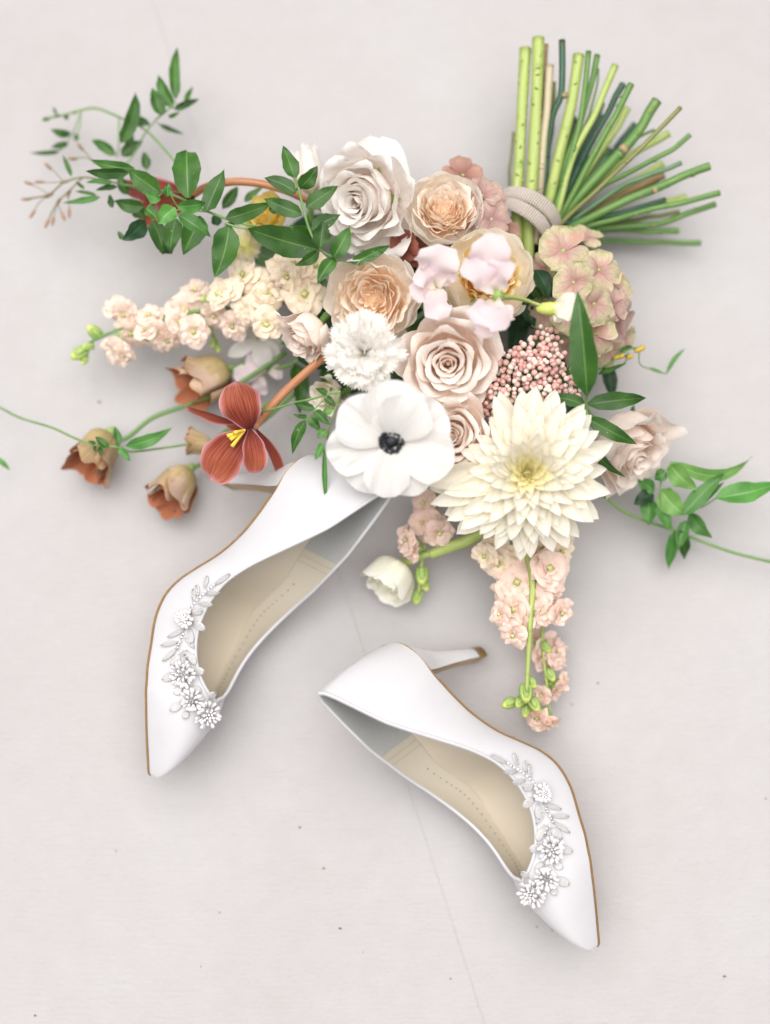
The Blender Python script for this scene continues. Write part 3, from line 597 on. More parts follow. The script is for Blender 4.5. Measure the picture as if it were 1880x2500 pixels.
def vine(name, label, cat, stems, leaves, frame, smat='vine_stem', lmat='jasmine_leaf', group=None, seed=0, zdef=.05, ls=1.0):
    """stems: list of (points[(x,y,z)], radius px); leaves: (bx,by,tx,ty,halfwidth[,zb,zt,bend,side,roll,mat])"""
    rr = random.Random(seed); p0 = stems[0][0][0]; root = thing(name, label, cat, P(*zp(frame, p0[:2]), p0[2]), group)
    for pts, r in stems:
        link('stem', tube('stem', [P(*zp(frame, p[:2]), p[2]) for p in pts], ms(r, .05), smat, 6), root, Matrix())
    for l in leaves:
        bx, by, tx, ty, hw = l[:5]; ex = l[5] if len(l) > 5 else {}
        zb = ex.get('z', zdef); zt = ex.get('zt', zb + rr.uniform(-.006, .004)); zt = max(zt, .002)
        G = leaf_pts(P(*zp(frame, (bx, by)), zb), P(*zp(frame, (tx, ty)), zt), ms(hw * ZF[frame][2], zb) * 1.08 * ls, ex.get('bend', rr.uniform(.0, .15)), ex.get('side', rr.uniform(-.05, .05)), ex.get('roll', rr.uniform(-.35, .35)), rr.uniform(.12, .38), ex.get('wf', W_OVATE), ruf=ex.get('ruf', .20), rng=rr)
        link('leaf', sheet('leaf', G, ex.get('mat', lmat)), root, Matrix())
    return root

# ------------------------------------------------------------------ roses
rose_a = rose('large blush white rose between the jasmine spray and a peach garden rose', 884, 490, .086, 152, 215, 34, 'blush_petal', 'open', 32, 3, .4, point=.16)
rose('sand coloured rose in full swirl between the white carnation and the pink rice flower', 1095, 884, .098, 138, 255, 16, 'sand_petal', 'open', 30, 5, 1.0)
rose('small sand coloured rose seen from its side between the cream stock florets and the carnation', 750, 818, .078, 94, 225, 62, 'sand_petal', 'half', 24, 8, .3)
rose('sand coloured rose squeezed between the anemone and the dahlia', 1108, 1062, .088, 122, 190, 18, 'sand_petal', 'open', 26, 12, 2.0)
rose('sand coloured rose seen from its side, sticking out past the dahlia over bare ground', 1536, 1098, .050, 140, 310, 54, 'sand_petal', 'half', 24, 14, .9, h=.5)
rose('closed pale rose bud behind the jasmine spray, beside the blush white rose', 754, 420, .042, 96, 100, 66, 'blush_petal', 'bud', 14, 16, name='rose_bud', h=.6, cat='rose bud')
rose('small pale outer rose at the carnation, half hidden behind the anemone', 800, 965, .055, 62, 200, 35, 'cream_petal', 'half', 16, 18, name='rose')
garden_rose('peach garden rose with packed petals next to the brown hydrangea and ribbon', 1083, 508, .089, 100, 100, 12, 'peach_petal', 'peach_guard_petal', 21)
garden_rose('large peach garden rose overlapped by the white carnation', 908, 730, .098, 124, 240, 14, 'peach_petal', 'peach_guard_petal', 22, nI=40)
garden_rose('cream garden rose with golden centre behind the pale pink sweet pea', 1190, 672, .090, 120, 60, 8, 'gold_petal', 'cream_petal', 23, nO=14, core=.66)
garden_rose('yellow ranunculus half hidden under the big jasmine leaf', 645, 518, .060, 60, 140, 30, 'yellow_petal', 'yellow_petal', 24, nI=18, nO=8, name='ranunculus')

RA = rose_a; DEFER = [lambda: free_petal(RA, 'B', (900, 620), (790, 200), 120, .060, .062, 'blush_petal', .05, -.04, -.5, .15, W_TULIP, .06, 7), lambda: free_petal(RA, 'B', (880, 560), (620, 250), 150, .062, .066, 'blush_petal', .06, .03, .2, .15, W_ROUND, .08, 8)]
# ------------------------------------------------------------------ carnation, anemone, dahlia
def carnation(label, px, py, z, Rpx, lean, tilt, seed):
    root, M, R = bloom_root('carnation', label, 'carnation', px, py, z, Rpx, .55, lean, tilt); rr = random.Random(seed)
    nP = 74
    for i in range(nP):
        q = (i + .5) / nP; L = R * (.74 + .26 * q) * rr.uniform(.9, 1.08); el0 = 90 - 26 * q + rr.uniform(-10, 10); el1 = 44 - 66 * q + rr.uniform(-22, 22)
        G = blade(L, R * rr.uniform(.26, .36), W_FAN, el0, el1, 9, 19, cup=rr.uniform(-.2, .3), ruf=.20, rk=rr.uniform(1.0, 1.9), rng=rr, ser=.045, rnd=.16)
        link('petal', sheet('petal', G, 'carnation_petal'), root, M @ Matrix.Rotation(i * 2.39996 + rr.uniform(-.4, .4), 4, 'Z') @ Matrix.Translation((0, R * (.02 + .16 * q), R * rr.uniform(-.05, .05))) @ Matrix.Rotation(rr.uniform(-.4, .4), 4, 'Y'))
    link('calyx', tube('calyx', [xf(M, np.array([0, 0, -.5 * R])), xf(M, np.array([0, 0, .1 * R]))], [R * .12, R * .2], 'calyx'), root, Matrix())
    add_stem(root, M, R, 'grey_green_stem', .0018, seed)
carnation('white ruffled carnation touching the anemone and the large peach rose', 884, 862, .112, 104, 230, 10, 31)

def anemone():
    root, M, R = bloom_root('anemone', 'white anemone with a black centre, overlapping the heel of a shoe', 'anemone', 956, 1076, .118, 144, .10, 265, 10); rr = random.Random(41)
    for i, (a, L, W, el0, el1) in enumerate([(-128, 1.02, .50, 20, -10), (-62, 1.0, .46, 20, -12), (-20, 1.04, .50, 22, -8), (38, 1.0, .56, 24, -4), (92, .98, .60, 26, -2), (150, 1.06, .54, 22, -6), (192, 1.08, .46, 20, -8), (-95, .98, .42, 26, -8), (65, .92, .50, 32, 2)]):
        G = blade(R * L * rr.uniform(.98, 1.10), R * W * .94, W_SPOON, el0, el1 - 4, 13, 17, cup=.10, ruf=.085, rk=rr.uniform(.9, 2.0), rng=rr, rnd=rr.uniform(.22, .36))
        link('petal', sheet('petal', G, 'white_petal'), root, M @ Matrix.Rotation(math.radians(a - 90 + rr.uniform(-4, 4)), 4, 'Z') @ Matrix.Translation((0, R * .02, .0015 * (i % 3) + .002 * (i > 6))) @ Matrix.Rotation(rr.uniform(-.08, .08), 4, 'Y'))
    link('heart', ball('heart', 'black_heart', R * .12, R * .12, R * .10, 14, 8, .06, rr), root, M @ Matrix.Translation((0, 0, R * .14)))
    for i in range(46):
        a = i * 2.4; q = rr.uniform(.12, .21); p0 = xf(M, np.array([R * .08 * math.cos(a), R * .08 * math.sin(a), R * .06])); p1 = xf(M, np.array([R * q * math.cos(a), R * q * math.sin(a), R * rr.uniform(.15, .23)]))
        st = link('stamen', tube('stamen', [p0, p1], R * .007, 'black_heart', 4, 3), root, Matrix())
        link('anther', ANTHER, st, Matrix.Translation(p1) @ Matrix.Rotation(a, 4, 'Z'))
    add_stem(root, M, R, seed=41)
ANTHER = ball('anther', 'black_heart', .0010, .0014, .0009, 6, 4)
anemone()

def dahlia():
    root, M, R = bloom_root('dahlia', 'large creamy white dahlia with pointed petals and pale yellow heart', 'dahlia', 1288, 1156, .105, 200, .22, 240, 6); rr = random.Random(51)
    nP = 185
    for i in range(nP):
        q = (i + .5) / nP; L = R * (.16 + .68 * q ** .6) * rr.uniform(.92, 1.08); el = 52 - 60 * q ** .7 + rr.uniform(-8, 8)
        if q > .8: L *= 1.06
        aa = (math.degrees(i * 2.39996) + 90) % 360
        if q > .35 and 120 < aa < 192: L *= .70
        elif q > .6 and 195 < aa < 245: L *= 1.12
        G = blade(L, L * (.195 - .035 * q) * rr.uniform(.85, 1.12) * (1.1 if q < .3 else 1), W_DAHLIA, el + 8, el - (10 if q > .3 else -16), 11, 7, cup=.6 * (1 - .35 * q), ruf=.04, rng=rr, side=rr.uniform(-.04, .04))
        M2 = M @ Matrix.Rotation(i * 2.39996 + rr.uniform(-.10, .10), 4, 'Z') @ Matrix.Translation((0, R * (.04 + .20 * q ** .8), R * (.13 - .16 * q))) @ Matrix.Rotation(rr.uniform(-.2, .2), 4, 'Y')
        link('petal', sheet('petal', G, 'dahlia_heart_petal' if q < .13 else 'dahlia_petal'), root, M2)
    # two long loose petals at the top and left edge
    for a, L, W in ((97, 1.0, .14), (126, .96, .13), (197, 1.34, .15), (211, 1.22, .14), (224, 1.1, .14), (75, .90, .13)):
        G = blade(R * L * .86, R * W, W_DAHLIA, 14, -8, 10, 7, cup=.6, rng=rr); link('petal', sheet('petal', G, 'dahlia_petal'), root, M @ Matrix.Rotation(math.radians(a - 90), 4, 'Z') @ Matrix.Translation((0, R * .22, -R * .02)))
    link('heart', ball('heart', 'dahlia_heart_petal', R * .07, R * .07, R * .05), root, M @ Matrix.Translation((0, 0, R * .11)))
    for i in range(26):
        q = i / 26; G = blade(R * (.13 + .06 * q), R * .035, W_DAHLIA, 78 - 30 * q, 110 - 40 * q, 6, 5, cup=.5, rng=rr); link('petal', sheet('petal', G, 'dahlia_heart_petal'), root, M @ Matrix.Rotation(i * 2.39996, 4, 'Z') @ Matrix.Translation((0, R * (.02 + .05 * q), R * .13)))
    add_stem(root, M @ Matrix.Translation((0, 0, -R * .1)), R, seed=51, rad=.003)
dahlia()

# ------------------------------------------------------------------ stock spikes
def floret_protos(mat, seed):
    out = []
    for k in range(4):
        rr = random.Random(seed + k); ps = []
        for lay, (cnt, L, W, e0, e1) in enumerate(((5, 1.0, .60, 30, -26), (5, .82, .54, 50, -14), (4 if k % 2 else 3, .55, .40, 66, 4 if k % 2 else 30))):
            for i in range(cnt):
                G = blade(L * rr.uniform(.9, 1.1), W * .92, W_SPOON, e0 + rr.uniform(-8, 8), e1 + rr.uniform(-16, 16), 8, 9, cup=rr.uniform(-.35, .25), ruf=.20, rk=1.2, rng=rr, rnd=.34)
                A = np.array(Matrix.Rotation(6.283 * (i + lay * .5) / cnt + rr.uniform(-.25, .25), 4, 'Z')); ps.append(sheet('petal', xf(A, G), mat))
        out.append(ps)
    return out
PROTO = {k: floret_protos(k, i * 10 + 60) for i, k in enumerate(('stock_petal', 'stock_pink_petal', 'stock_cream_petal'))}
CALYX = mesh('calyx', [(.28 * math.cos(k * 1.047), .28 * math.sin(k * 1.047), .05) for k in range(6)] + [(.30 * math.cos(k * 1.047), .30 * math.sin(k * 1.047), -.4) for k in range(6)] + [(.14 * math.cos(k * 1.047), .14 * math.sin(k * 1.047), -.75) for k in range(6)],
             [(k, (k + 1) % 6, 6 + (k + 1) % 6, 6 + k) for k in range(6)] + [(6 + k, 6 + (k + 1) % 6, 12 + (k + 1) % 6, 12 + k) for k in range(6)], 'calyx')
EYE = mesh('eye', [(.13 * (1 + .4 * (k % 2)) * math.cos(k * .785), .13 * (1 + .4 * (k % 2)) * math.sin(k * .785), .26 + .05 * (k % 2)) for k in range(8)] + [(0, 0, .36), (0, 0, .05)], [(k, (k + 1) % 8, 8) for k in range(8)] + [((k + 1) % 8, k, 9) for k in range(8)], 'flower_eye')
BUDS = ball('bud', 'lime_bud', .5, .5, .8, 8, 6); SEP = ball('sepal', 'calyx', .36, .36, .75, 7, 5)
def stock(label, path, fl, buds, mat, seed, rpx=6, group='flower spikes of stock'):
    """path px,py,z of the stem; fl: (px,py,z,Rpx,lean,tilt); buds: (px,py,z,Rpx,lean)"""
    rr = random.Random(seed); pts = [P(*p) for p in path]; root = thing('stock_spike', label, 'stock', pts[0], group)
    link('stem', tube('stem', pts, [ms(rpx, .04), ms(rpx * .55, .04)], 'vine_stem' if mat != 'stock_pink_petal' else 'lime_stem', 7), root, Matrix())
    dense = catmull(pts, 60)
    for (x, y, z, r, lean, tilt) in fl:
        R = ms(r * 1.30, z); n = face(lean, tilt); o = P(x, y, z) - n * R * .35; o[2] = max(o[2], R * .5); s = Matrix.Diagonal((R, R, R, 1)); M = Matrix.Translation(o) @ frame_z(n, rr.uniform(0, 6)) @ s
        f = link('floret', CALYX, root, M)
        for me in rr.choice(PROTO[mat]): link('petal', me, f, M)
        link('eye', EYE, f, M)
        q = dense[np.argmin(np.linalg.norm(dense - o, axis=1))]; link('stalk', tube('stalk', [q, (q + o) / 2 - n * R * .2, o - n * R * .4], ms(2.6, z), 'calyx', 5, 5), f, Matrix())
    for (x, y, z, r, lean) in buds:
        R = ms(r * 1.25, z); n = face(lean, 75); o = P(x, y, z); o[2] = max(o[2], R); M = Matrix.Translation(o) @ frame_z(n) @ Matrix.Diagonal((R, R, R, 1))
        bd = link('bud', BUDS, root, M)
        for k in range(4): link('sepal', SEP, bd, M @ Matrix.Rotation(k * 1.57, 4, 'Z') @ Matrix.Translation((.28, 0, -.25)))
        q = dense[np.argmin(np.linalg.norm(dense - o, axis=1))]; link('stalk', tube('stalk', [q, o - n * R * .6], ms(2.2, z), 'calyx', 5, 4), bd, Matrix())
    return root
rr = random.Random(5)
def fl(lst, z0, z1, r=34, x0=None, x1=None):
    out = []
    for l in lst:
        x, y = l[:2]; k = (x - x0) / (x1 - x0) if x0 is not None else .5; z = z0 + (z1 - z0) * min(1, max(0, k))
        out.append((x, y, z + rr.uniform(-.004, .006), (l[2] if len(l) > 2 else r) * rr.uniform(.92, 1.06), l[3] if len(l) > 3 else rr.uniform(0, 360), l[4] if len(l) > 4 else rr.uniform(15, 45)))
    return out
stock('long blush stock spike reaching out over the ground, ending in green tip buds', [(700, 735, .05), (560, 752, .05), (440, 765, .045), (330, 790, .04), (230, 830, .036), (200, 855, .034)],
      fl([(282, 742, 32, 100, 45), (300, 772, 30), (318, 818, 36, 260, 40), (276, 862, 34, 230, 40), (300, 872, 26, 260, 50), (378, 822, 42, 260, 45), (362, 762, 34, 100, 50), (410, 836, 32, 280, 50), (446, 758, 36), (472, 812, 38, 280, 25), (440, 785, 30), (476, 702, 34, 100, 40), (352, 800, 28), (565, 800, 34, 250, 40), (520, 775, 30)], .035, .055, 34, 190, 560),
      [(191, 864, .034, 22, 215), (228, 808, .036, 20, 140), (214, 846, .035, 14, 190), (205, 880, .032, 13, 250), (520, 838, .03, 12, 250), (532, 852, .03, 10, 280)], 'stock_petal', 71)
stock('yellowish cream stock florets tucked against the large peach garden rose', [(860, 690, .05), (760, 700, .055), (640, 715, .06), (520, 720, .055)],
      fl([(527, 715, 36, 170, 35), (590, 665, 40, 120, 30), (628, 690, 44, 100, 15), (662, 722, 40), (640, 762, 36), (602, 760, 34, 240, 25), (650, 795, 40, 270, 30), (700, 680, 36), (744, 715, 46, 60, 12), (716, 640, 40, 110, 25), (770, 645, 38, 90, 20), (690, 640, 34), (560, 700, 30)], .062, .075, 36, 500, 760),
      [(500, 730, .055, 13, 190)], 'stock_cream_petal', 72)
stock('blush pink stock spike reaching from the dahlia towards a shoe heel', [(1285, 1340, .05), (1300, 1420, .055), (1296, 1500, .055), (1290, 1600, .05), (1286, 1690, .045)],
      fl([(1262, 1420, 46, 120, 15), (1310, 1432, 46, 60, 15), (1346, 1385, 44, 40, 25), (1235, 1445, 38, 180, 35), (1360, 1425, 36, 0, 40), (1250, 1490, 40, 200, 30), (1300, 1475, 40), (1265, 1525, 36, 220, 30), (1330, 1500, 36, 300, 30), (1250, 1555, 30, 230, 40), (1376, 1500, 34, 330, 40), (1215, 1500, 26, 190, 50)], .05, .06, 36, 1200, 1400),
      [(1284, 1695, .042, 22, 270), (1241, 1718, .03, 18, 200), (1268, 1715, .035, 15, 240), (1306, 1722, .035, 18, 300), (1283, 1738, .03, 15, 260), (1300, 1668, .042, 14, 300)], 'stock_pink_petal', 73, 9)
stock('thinner blush stock spike beside the thicker one, tipped by a single floret', [(1330, 1380, .03), (1326, 1500, .03), (1325, 1580, .028), (1336, 1680, .024), (1344, 1755, .018)],
      fl([(1340, 1590, 38, 330, 45), (1368, 1598, 34, 0, 55), (1345, 1625, 32, 280, 50), (1300, 1565, 30, 200, 40), (1368, 1690, 30, 320, 60), (1318, 1700, 24, 210, 50), (1308, 1758, 32, 220, 50), (1342, 1772, 26, 280, 60), (1384, 1660, 22, 10, 60)], .022, .024, 32, 1300, 1400),
      [(1338, 1760, .02, 18, 280), (1345, 1650, .026, 16, 300), (1335, 1582, .03, 15, 300)], 'stock_pink_petal', 74, 5)
stock('short peach stock sprig between the anemone and the hanging ranunculus bud', [(1080, 1180, .035), (1050, 1290, .03), (1030, 1370, .026), (1022, 1450, .02)],
      fl([(1030, 1225, 30, 150, 40), (1050, 1290, 38, 240, 20), (1075, 1305, 32, 300, 30), (985, 1318, 32, 170, 55), (1000, 1345, 26, 190, 55), (1030, 1275, 30)], .04, .04, 34),
      [(1030, 1408, .024, 22, 270), (1018, 1460, .018, 17, 260), (1038, 1430, .02, 15, 290)], 'stock_pink_petal', 75, 7)
stock('peach florets of stock crowded directly under the dahlia petals beside the hanging spike', [(1250, 1300, .035), (1270, 1350, .035), (1300, 1390, .035)],
      fl([(1205, 1345, 34, 220, 30), (1180, 1360, 30, 210, 40), (1250, 1375, 36, 260, 25), (1360, 1330, 40, 320, 25), (1375, 1350, 30, 330, 40), (1330, 1345, 36), (1215, 1380, 34, 230, 30), (1300, 1365, 34)], .045, .05, 34), [], 'stock_cream_petal', 76)

# ------------------------------------------------------------------ hydrangeas
def hydrangea(label, items, mats, seed, centre, group=None):
    rr = random.Random(seed); c = P(*centre); root = thing('hydrangea', label, 'hydrangea', c, 'hydrangea heads')
    for (x, y, z, r, lean, tilt) in items:
        R = ms(r, z); n = face(lean, tilt); o = P(x, y, z); M = Matrix.Translation(o) @ frame_z(n, rr.uniform(0, 1.57)); mt = rr.choice(mats)
        f = link('floret', ball('floret', 'calyx', R * .10, R * .10, R * .08, 7, 5), root, M)
        for k in range(4):
            G = blade(R * rr.uniform(.88, 1.08), R * rr.uniform(.56, .70), W_ROUND, rr.uniform(6, 34), rr.uniform(-35, 14), 8, 9, cup=rr.uniform(-.15, .35), ruf=.11, rk=1.5, rng=rr, side=rr.uniform(-.06, .06), ser=.008)
            link('petal', sheet('petal', G, mt), f, M @ Matrix.Rotation(k * 1.5708 + rr.uniform(-.2, .2), 4, 'Z') @ Matrix.Translation((0, R * .03, .0004 * (k % 2))))
        link('stalk', tube('stalk', [o, c * .5 + o * .5 - np.array([0, 0, .006]), c], ms(2.5, z), 'calyx', 5, 6), f, Matrix())
    add_stem(root, Matrix.Translation(c) @ frame_z(AB), .02, seed=seed)
GG = ['hydrangea_petal', 'hydrangea_petal', 'hydrangea_pink_petal']
hydrangea('faded greenish pink hydrangea head under the ribbon end of the stems', [(1375, 612, .082, 66, 100, 15), (1462, 660, .080, 58, 40, 18), (1400, 690, .090, 56, 200, 12), (1500, 715, .066, 56, 20, 40), (1450, 742, .086, 56, 0, 10), (1505, 780, .064, 56, 340, 40), (1455, 815, .076, 56, 290, 20), (1390, 770, .086, 52, 190, 10), (1480, 850, .052, 50, 300, 50), (1420, 865, .060, 50, 270, 30), (1330, 660, .062, 46, 180, 40), (1330, 765, .056, 44, 200, 40), (1360, 830, .058, 46, 240, 30), (1495, 745, .074, 44, 10, 25), (1430, 580, .060, 42, 80, 50), (1520, 830, .040, 44, 330, 60)], GG, 81, (1420, 735, .04))
hydrangea('dusty mauve brown hydrangea florets between the peach garden rose and the ribbon', [(1130, 428, .070, 52, 90, 35), (1178, 478, .082, 48, 60, 25), (1200, 535, .082, 52, 0, 15), (1225, 575, .074, 44, 330, 30), (1150, 575, .078, 44, 270, 20), (1212, 490, .062, 40, 40, 40), (1165, 530, .072, 46, 0, 10), (1100, 590, .066, 40, 240, 30)], ['mauve_petal', 'mauve_petal', 'hydrangea_pink_petal'], 82, (1165, 530, .035))
hydrangea('small dark maroon florets in the gap between white rose and peach rose', [(990, 600, .074, 44, 220, 30), (968, 625, .066, 36, 200, 40), (1012, 620, .068, 36, 300, 30), (1000, 585, .062, 34, 90, 30)], ['maroon_petal'], 83, (992, 610, .035))

# ------------------------------------------------------------------ rice flower
def rice():
    rr = random.Random(91); c = P(1290, 930, .035); root = thing('rice_flower', 'pink rice flower cluster of bead like buds next to the dahlia', 'rice flower', c)
    BD = [ball('bud', m, .0017 * s, .0017 * s, .0019 * s, 7, 5) for s in (.85, 1.0, 1.15) for m in ('rice_bud', 'rice_bud_pale', 'rice_bud')]
    n = 0
    for (x, y, r, z, k) in [(1335, 830, 34, .092, 22), (1290, 860, 36, .094, 26), (1250, 890, 38, .092, 28), (1345, 880, 36, .095, 28), (1300, 910, 38, .096, 28), (1205, 935, 34, .086, 22), (1180, 970, 32, .08, 20), (1375, 925, 34, .09, 22), (1335, 945, 32, .092, 20), (1200, 1005, 30, .074, 18), (1250, 945, 34, .09, 22), (1390, 965, 26, .082, 14), (1240, 985, 30, .08, 16)]:
        hub = P(x, y, z - .016); st = link('stem', tube('stem', [c, (c + hub) / 2, hub], .0011, 'vine_stem', 5, 6), root, Matrix())
        for i in range(k):
            q = math.sqrt((i + .5) / k); a = i * 2.4 + rr.uniform(-.3, .3); px = x + r * q * math.cos(a) + rr.uniform(-4, 4); py = y + r * q * math.sin(a) + rr.uniform(-4, 4)
            o = P(px, py, z - .010 * q * q + rr.uniform(-.0025, .0025)); bd = link('bud', rr.choice(BD), root, Matrix.Translation(o) @ frame_z(face(math.degrees(-a), 50 * q), rr.uniform(0, 6)))
            if i % 2 == 0: link('stalk', tube('stalk', [hub, o - np.array([0, 0, .0012])], .00035, 'vine_stem', 4, 3), bd, Matrix())
        for i in range(5):
            a = rr.uniform(0, 6.28); b_ = hub; t_ = P(x + r * 1.3 * math.cos(a), y + r * 1.3 * math.sin(a), z - .012)
            link('needle_leaf', sheet('needle_leaf', leaf_pts(b_, t_, .0011, wf=W_LANCE, n=5, m=3), 'young_leaf'), root, Matrix())
rice()

# ------------------------------------------------------------------ sweet peas, lisianthus, tulips, ranunculus bud
def free_petal(root, f, b, t_, hw, zb, zt, mat, bend=.1, side=0., roll=0., fold=.1, wf=W_ROUND, ruf=.26, seed=0, back=None, n=12, m=11):
    rr = random.Random(seed); G = leaf_pts(P(*zp(f, b), zb), P(*zp(f, t_), zt), ms(hw * ZF[f][2], zb), bend, side, roll, fold, wf, n, m, ruf, rr)
    return link('petal', sheet('petal', G, mat, back, .0004), root, Matrix())
for f_ in DEFER: f_()
sp = thing('sweet_pea', 'pale lilac pink sweet pea raised over the cream garden rose', 'sweet pea', P(*zp('B', (1460, 1130)), .115), 'sweet peas')
for i, (b, t_, hw, zb, zt, bend, roll) in enumerate([((1460, 1100), (1400, 760), 105, .122, .140, .10, .1), ((1455, 1110), (1280, 900), 85, .122, .136, .12, -.3), ((1460, 1100), (1510, 900), 75, .124, .138, .12, .5), ((1440, 1150), (1320, 1330), 95, .122, .130, .14, .2), ((1450, 1150), (1420, 1330), 100, .124, .132, .2, -.3), ((1470, 1150), (1500, 1290), 60, .122, .128, .1, .4)]):
    free_petal(sp, 'B', b, t_, hw * 1.12, zb, zt, 'sweet_pea_petal', bend, 0, roll, ruf=.34, seed=i)
link('stem', tube('stem', [P(*zp('B', p), z) for p, z in (((1450, 1130), .122), ((1530, 1125), .118), ((1640, 1150), .11), ((1760, 1220), .10), ((1860, 1300), .08))], ms(4, .1), 'lime_stem', 7), sp, Matrix())
link('calyx', ball('calyx', 'calyx', .0035, .0035, .005), sp, Matrix.Translation(P(*zp('B', (1462, 1120)), .123)))
sp2 = thing('sweet_pea', 'pale pink sweet pea between the large peach rose and cream rose', 'sweet pea', P(*zp('B', (1090, 1050)), .10), 'sweet peas')
for i, (b, t_, hw, zb, zt, bend, roll) in enumerate([((1100, 1060), (1120, 830), 115, .112, .130, .10, .1), ((1100, 1060), (1010, 960), 80, .112, .124, .10, -.3), ((1095, 1070), (1110, 1260), 75, .112, .118, .10, .3), ((1090, 1060), (960, 1120), 62, .110, .118, .12, .1), ((1110, 1060), (1200, 960), 60, .110, .120, .1, .2)]):
    free_petal(sp2, 'B', b, t_, hw * 1.12, zb, zt, 'sweet_pea_petal', bend, 0, roll, ruf=.34, seed=20 + i)
link('calyx', ball('calyx', 'calyx', .003, .003, .004), sp2, Matrix.Translation(P(*zp('B', (1098, 1062)), .109)))
link('stem', tube('stem', [P(*zp('B', (1098, 1062)), .108), P(1080, 640, .08), P(1160, 620, .05), BIND], .0013, 'lime_stem', 6), sp2, Matrix())
sp3 = thing('sweet_pea', 'soft pink sweet pea low near the ground behind the brown tulip', 'sweet pea', P(*zp('D', (1500, 620)), .02), 'sweet peas')
for i, (b, t_, hw, zb, zt) in enumerate([((1560, 560), (1420, 560), 60, .024, .026), ((1540, 600), (1350, 640), 55, .022, .022), ((1520, 640), (1500, 740), 50, .022, .014), ((1560, 620), (1640, 610), 45, .024, .024)]):
    free_petal(sp3, 'D', b, t_, hw, zb, zt, 'sweet_pea_petal', .12, ruf=.2, seed=40 + i)
link('stem', tube('stem', [P(*zp('D', (1540, 600)), .02), P(*zp('D', (1700, 560)), .03), P(840, 800, .03)], .0013, 'vine_stem', 6), sp3, Matrix())
sp4 = thing('sweet_pea', 'cream sweet pea bud flower at the base of the big upright leaf', 'sweet pea', P(*zp('F', (420, 250)), .10), 'sweet peas')
for i, (b, t_, hw, zb, zt, roll) in enumerate([((400, 240), (560, 200), 62, .106, .112, 0), ((400, 250), (545, 260), 66, .108, .114, .3), ((400, 250), (470, 310), 40, .106, .106, -.2)]):
    free_petal(sp4, 'F', b, t_, hw, zb, zt, 'cream_petal', .14, 0, roll, seed=50 + i)
link('calyx', ball('calyx', 'lime_bud', .004, .004, .008), sp4, Matrix.Translation(P(*zp('F', (385, 245)), .106)) @ frame_z(face(0, 85)))
link('stem', tube('stem', [P(*zp('F', p), z) for p, z in (((390, 248), .106), ((300, 215), .108), ((230, 195), .11), ((170, 185), .113), ((90, 195), .117))], ms(4, .1), 'lime_stem', 7), sp4, Matrix())

def lisianthus(label, px, py, z, Rpx, lean, tilt, seed, stem):
    root, M, R = bloom_root('lisianthus', label, 'lisianthus', px, py, z, Rpx, .75, lean, tilt, seed, 'rust and tan lisianthus by the stock spike'); rr = random.Random(seed)
    for i in range(6):
        t_ = i / 5; pr = np.array([(.04, 0), (.32 + .10 * t_, .26), (.38 + .16 * t_, .85), (.42 + .30 * t_, 1.22 + .10 * rr.random())]) * R
        G = cup_petal(pr, i * 2.39996, rr.uniform(1.0, 1.35), R, rr, n=12, m=17, rnd=.22, wav=.09, point=.06, skew=.16, wk=1.6)
        link('petal', sheet('petal', G, 'rust_petal', 'tan_petal', -.0005), root, M)
    link('calyx', ball('calyx', 'calyx', R * .14, R * .14, R * .2), root, M)
    for k in range(5): link('sepal', sheet('sepal', blade(R * .55, R * .07, W_LANCE, 60, 78), 'calyx'), root, M @ Matrix.Rotation(k * 1.257, 4, 'Z') @ Matrix.Translation((0, R * .12, 0)))
    o = np.array(M.translation); link('stem', tube('stem', [o] + [P(*p) for p in stem], .0014, 'green_stem', 7), root, Matrix())
lisianthus('tan and rust lisianthus lying on the ground where the thin vine crosses it', 228, 1112, .024, 100, 240, 60, 101, [(305, 1072, .018), (370, 1022, .018), (450, 992, .02), (560, 950, .025), (700, 860, .03)])
lisianthus('tan and rust lisianthus on the ground between the brown tulip and the shoe', 422, 1196, .024, 94, 235, 62, 102, [(500, 1128, .02), (560, 1085, .022), (640, 1030, .025), (720, 960, .03)])
lisianthus('tan and rust lisianthus tucked under the blush stock spike behind the tulip', 492, 930, .026, 106, 205, 62, 103, [(570, 900, .022), (640, 865, .024), (720, 820, .03)])
lisianthus('small closed tan lisianthus peeking out behind the broadest tulip petal', 480, 1084, .028, 50, 170, 78, 104, [(530, 1070, .026), (600, 1020, .028), (700, 960, .03)])

tu = thing('tulip', 'reddish brown streaked tulip with splayed petals on a copper stem', 'tulip', P(*zp('D', (1450, 930)), .06), 'copper stemmed tulips')
for i, (b, t_, hw, zb, zt, bend, side, roll, fold) in enumerate([((1450, 945), (1368, 662), 122, .070, .086, .10, 0, .25, .18), ((1440, 955), (1222, 1238), 128, .070, .060, .10, .04, -.15, .16), ((1450, 945), (1478, 1205), 74, .076, .070, .12, 0, .2, .3), ((1475, 935), (1645, 1282), 36, .068, .040, .02, -.05, .5, .5), ((1430, 905), (1072, 800), 40, .064, .060, -.02, -.07, .9, .6), ((1430, 920), (1310, 890), 50, .060, .058, .1, 0, .4, .3)]):
    free_petal(tu, 'D', b, t_, hw, zb, zt, 'tulip_petal', bend, side, roll, fold * 1.3, W_TULIP, .13, 60 + i, n=16, m=13)
for i, (t_, z) in enumerate([((1318, 985), .078), ((1335, 1005), .077), ((1345, 1045), .076), ((1360, 965), .080)]):
    link('stamen', tube('stamen', [P(*zp('D', (1420, 950)), .074), P(*zp('D', t_), z)], [.0007, .0013], 'pollen', 6, 5), tu, Matrix())
link('stem', tube('stem', [P(*zp('D', (1470, 935)), .066), P(690, 962, .070), P(760, 898, .074), P(815, 850, .07), P(900, 760, .05), P(1100, 650, .03), BIND], ms(11, .07), 'copper_stem', 10), tu, Matrix())
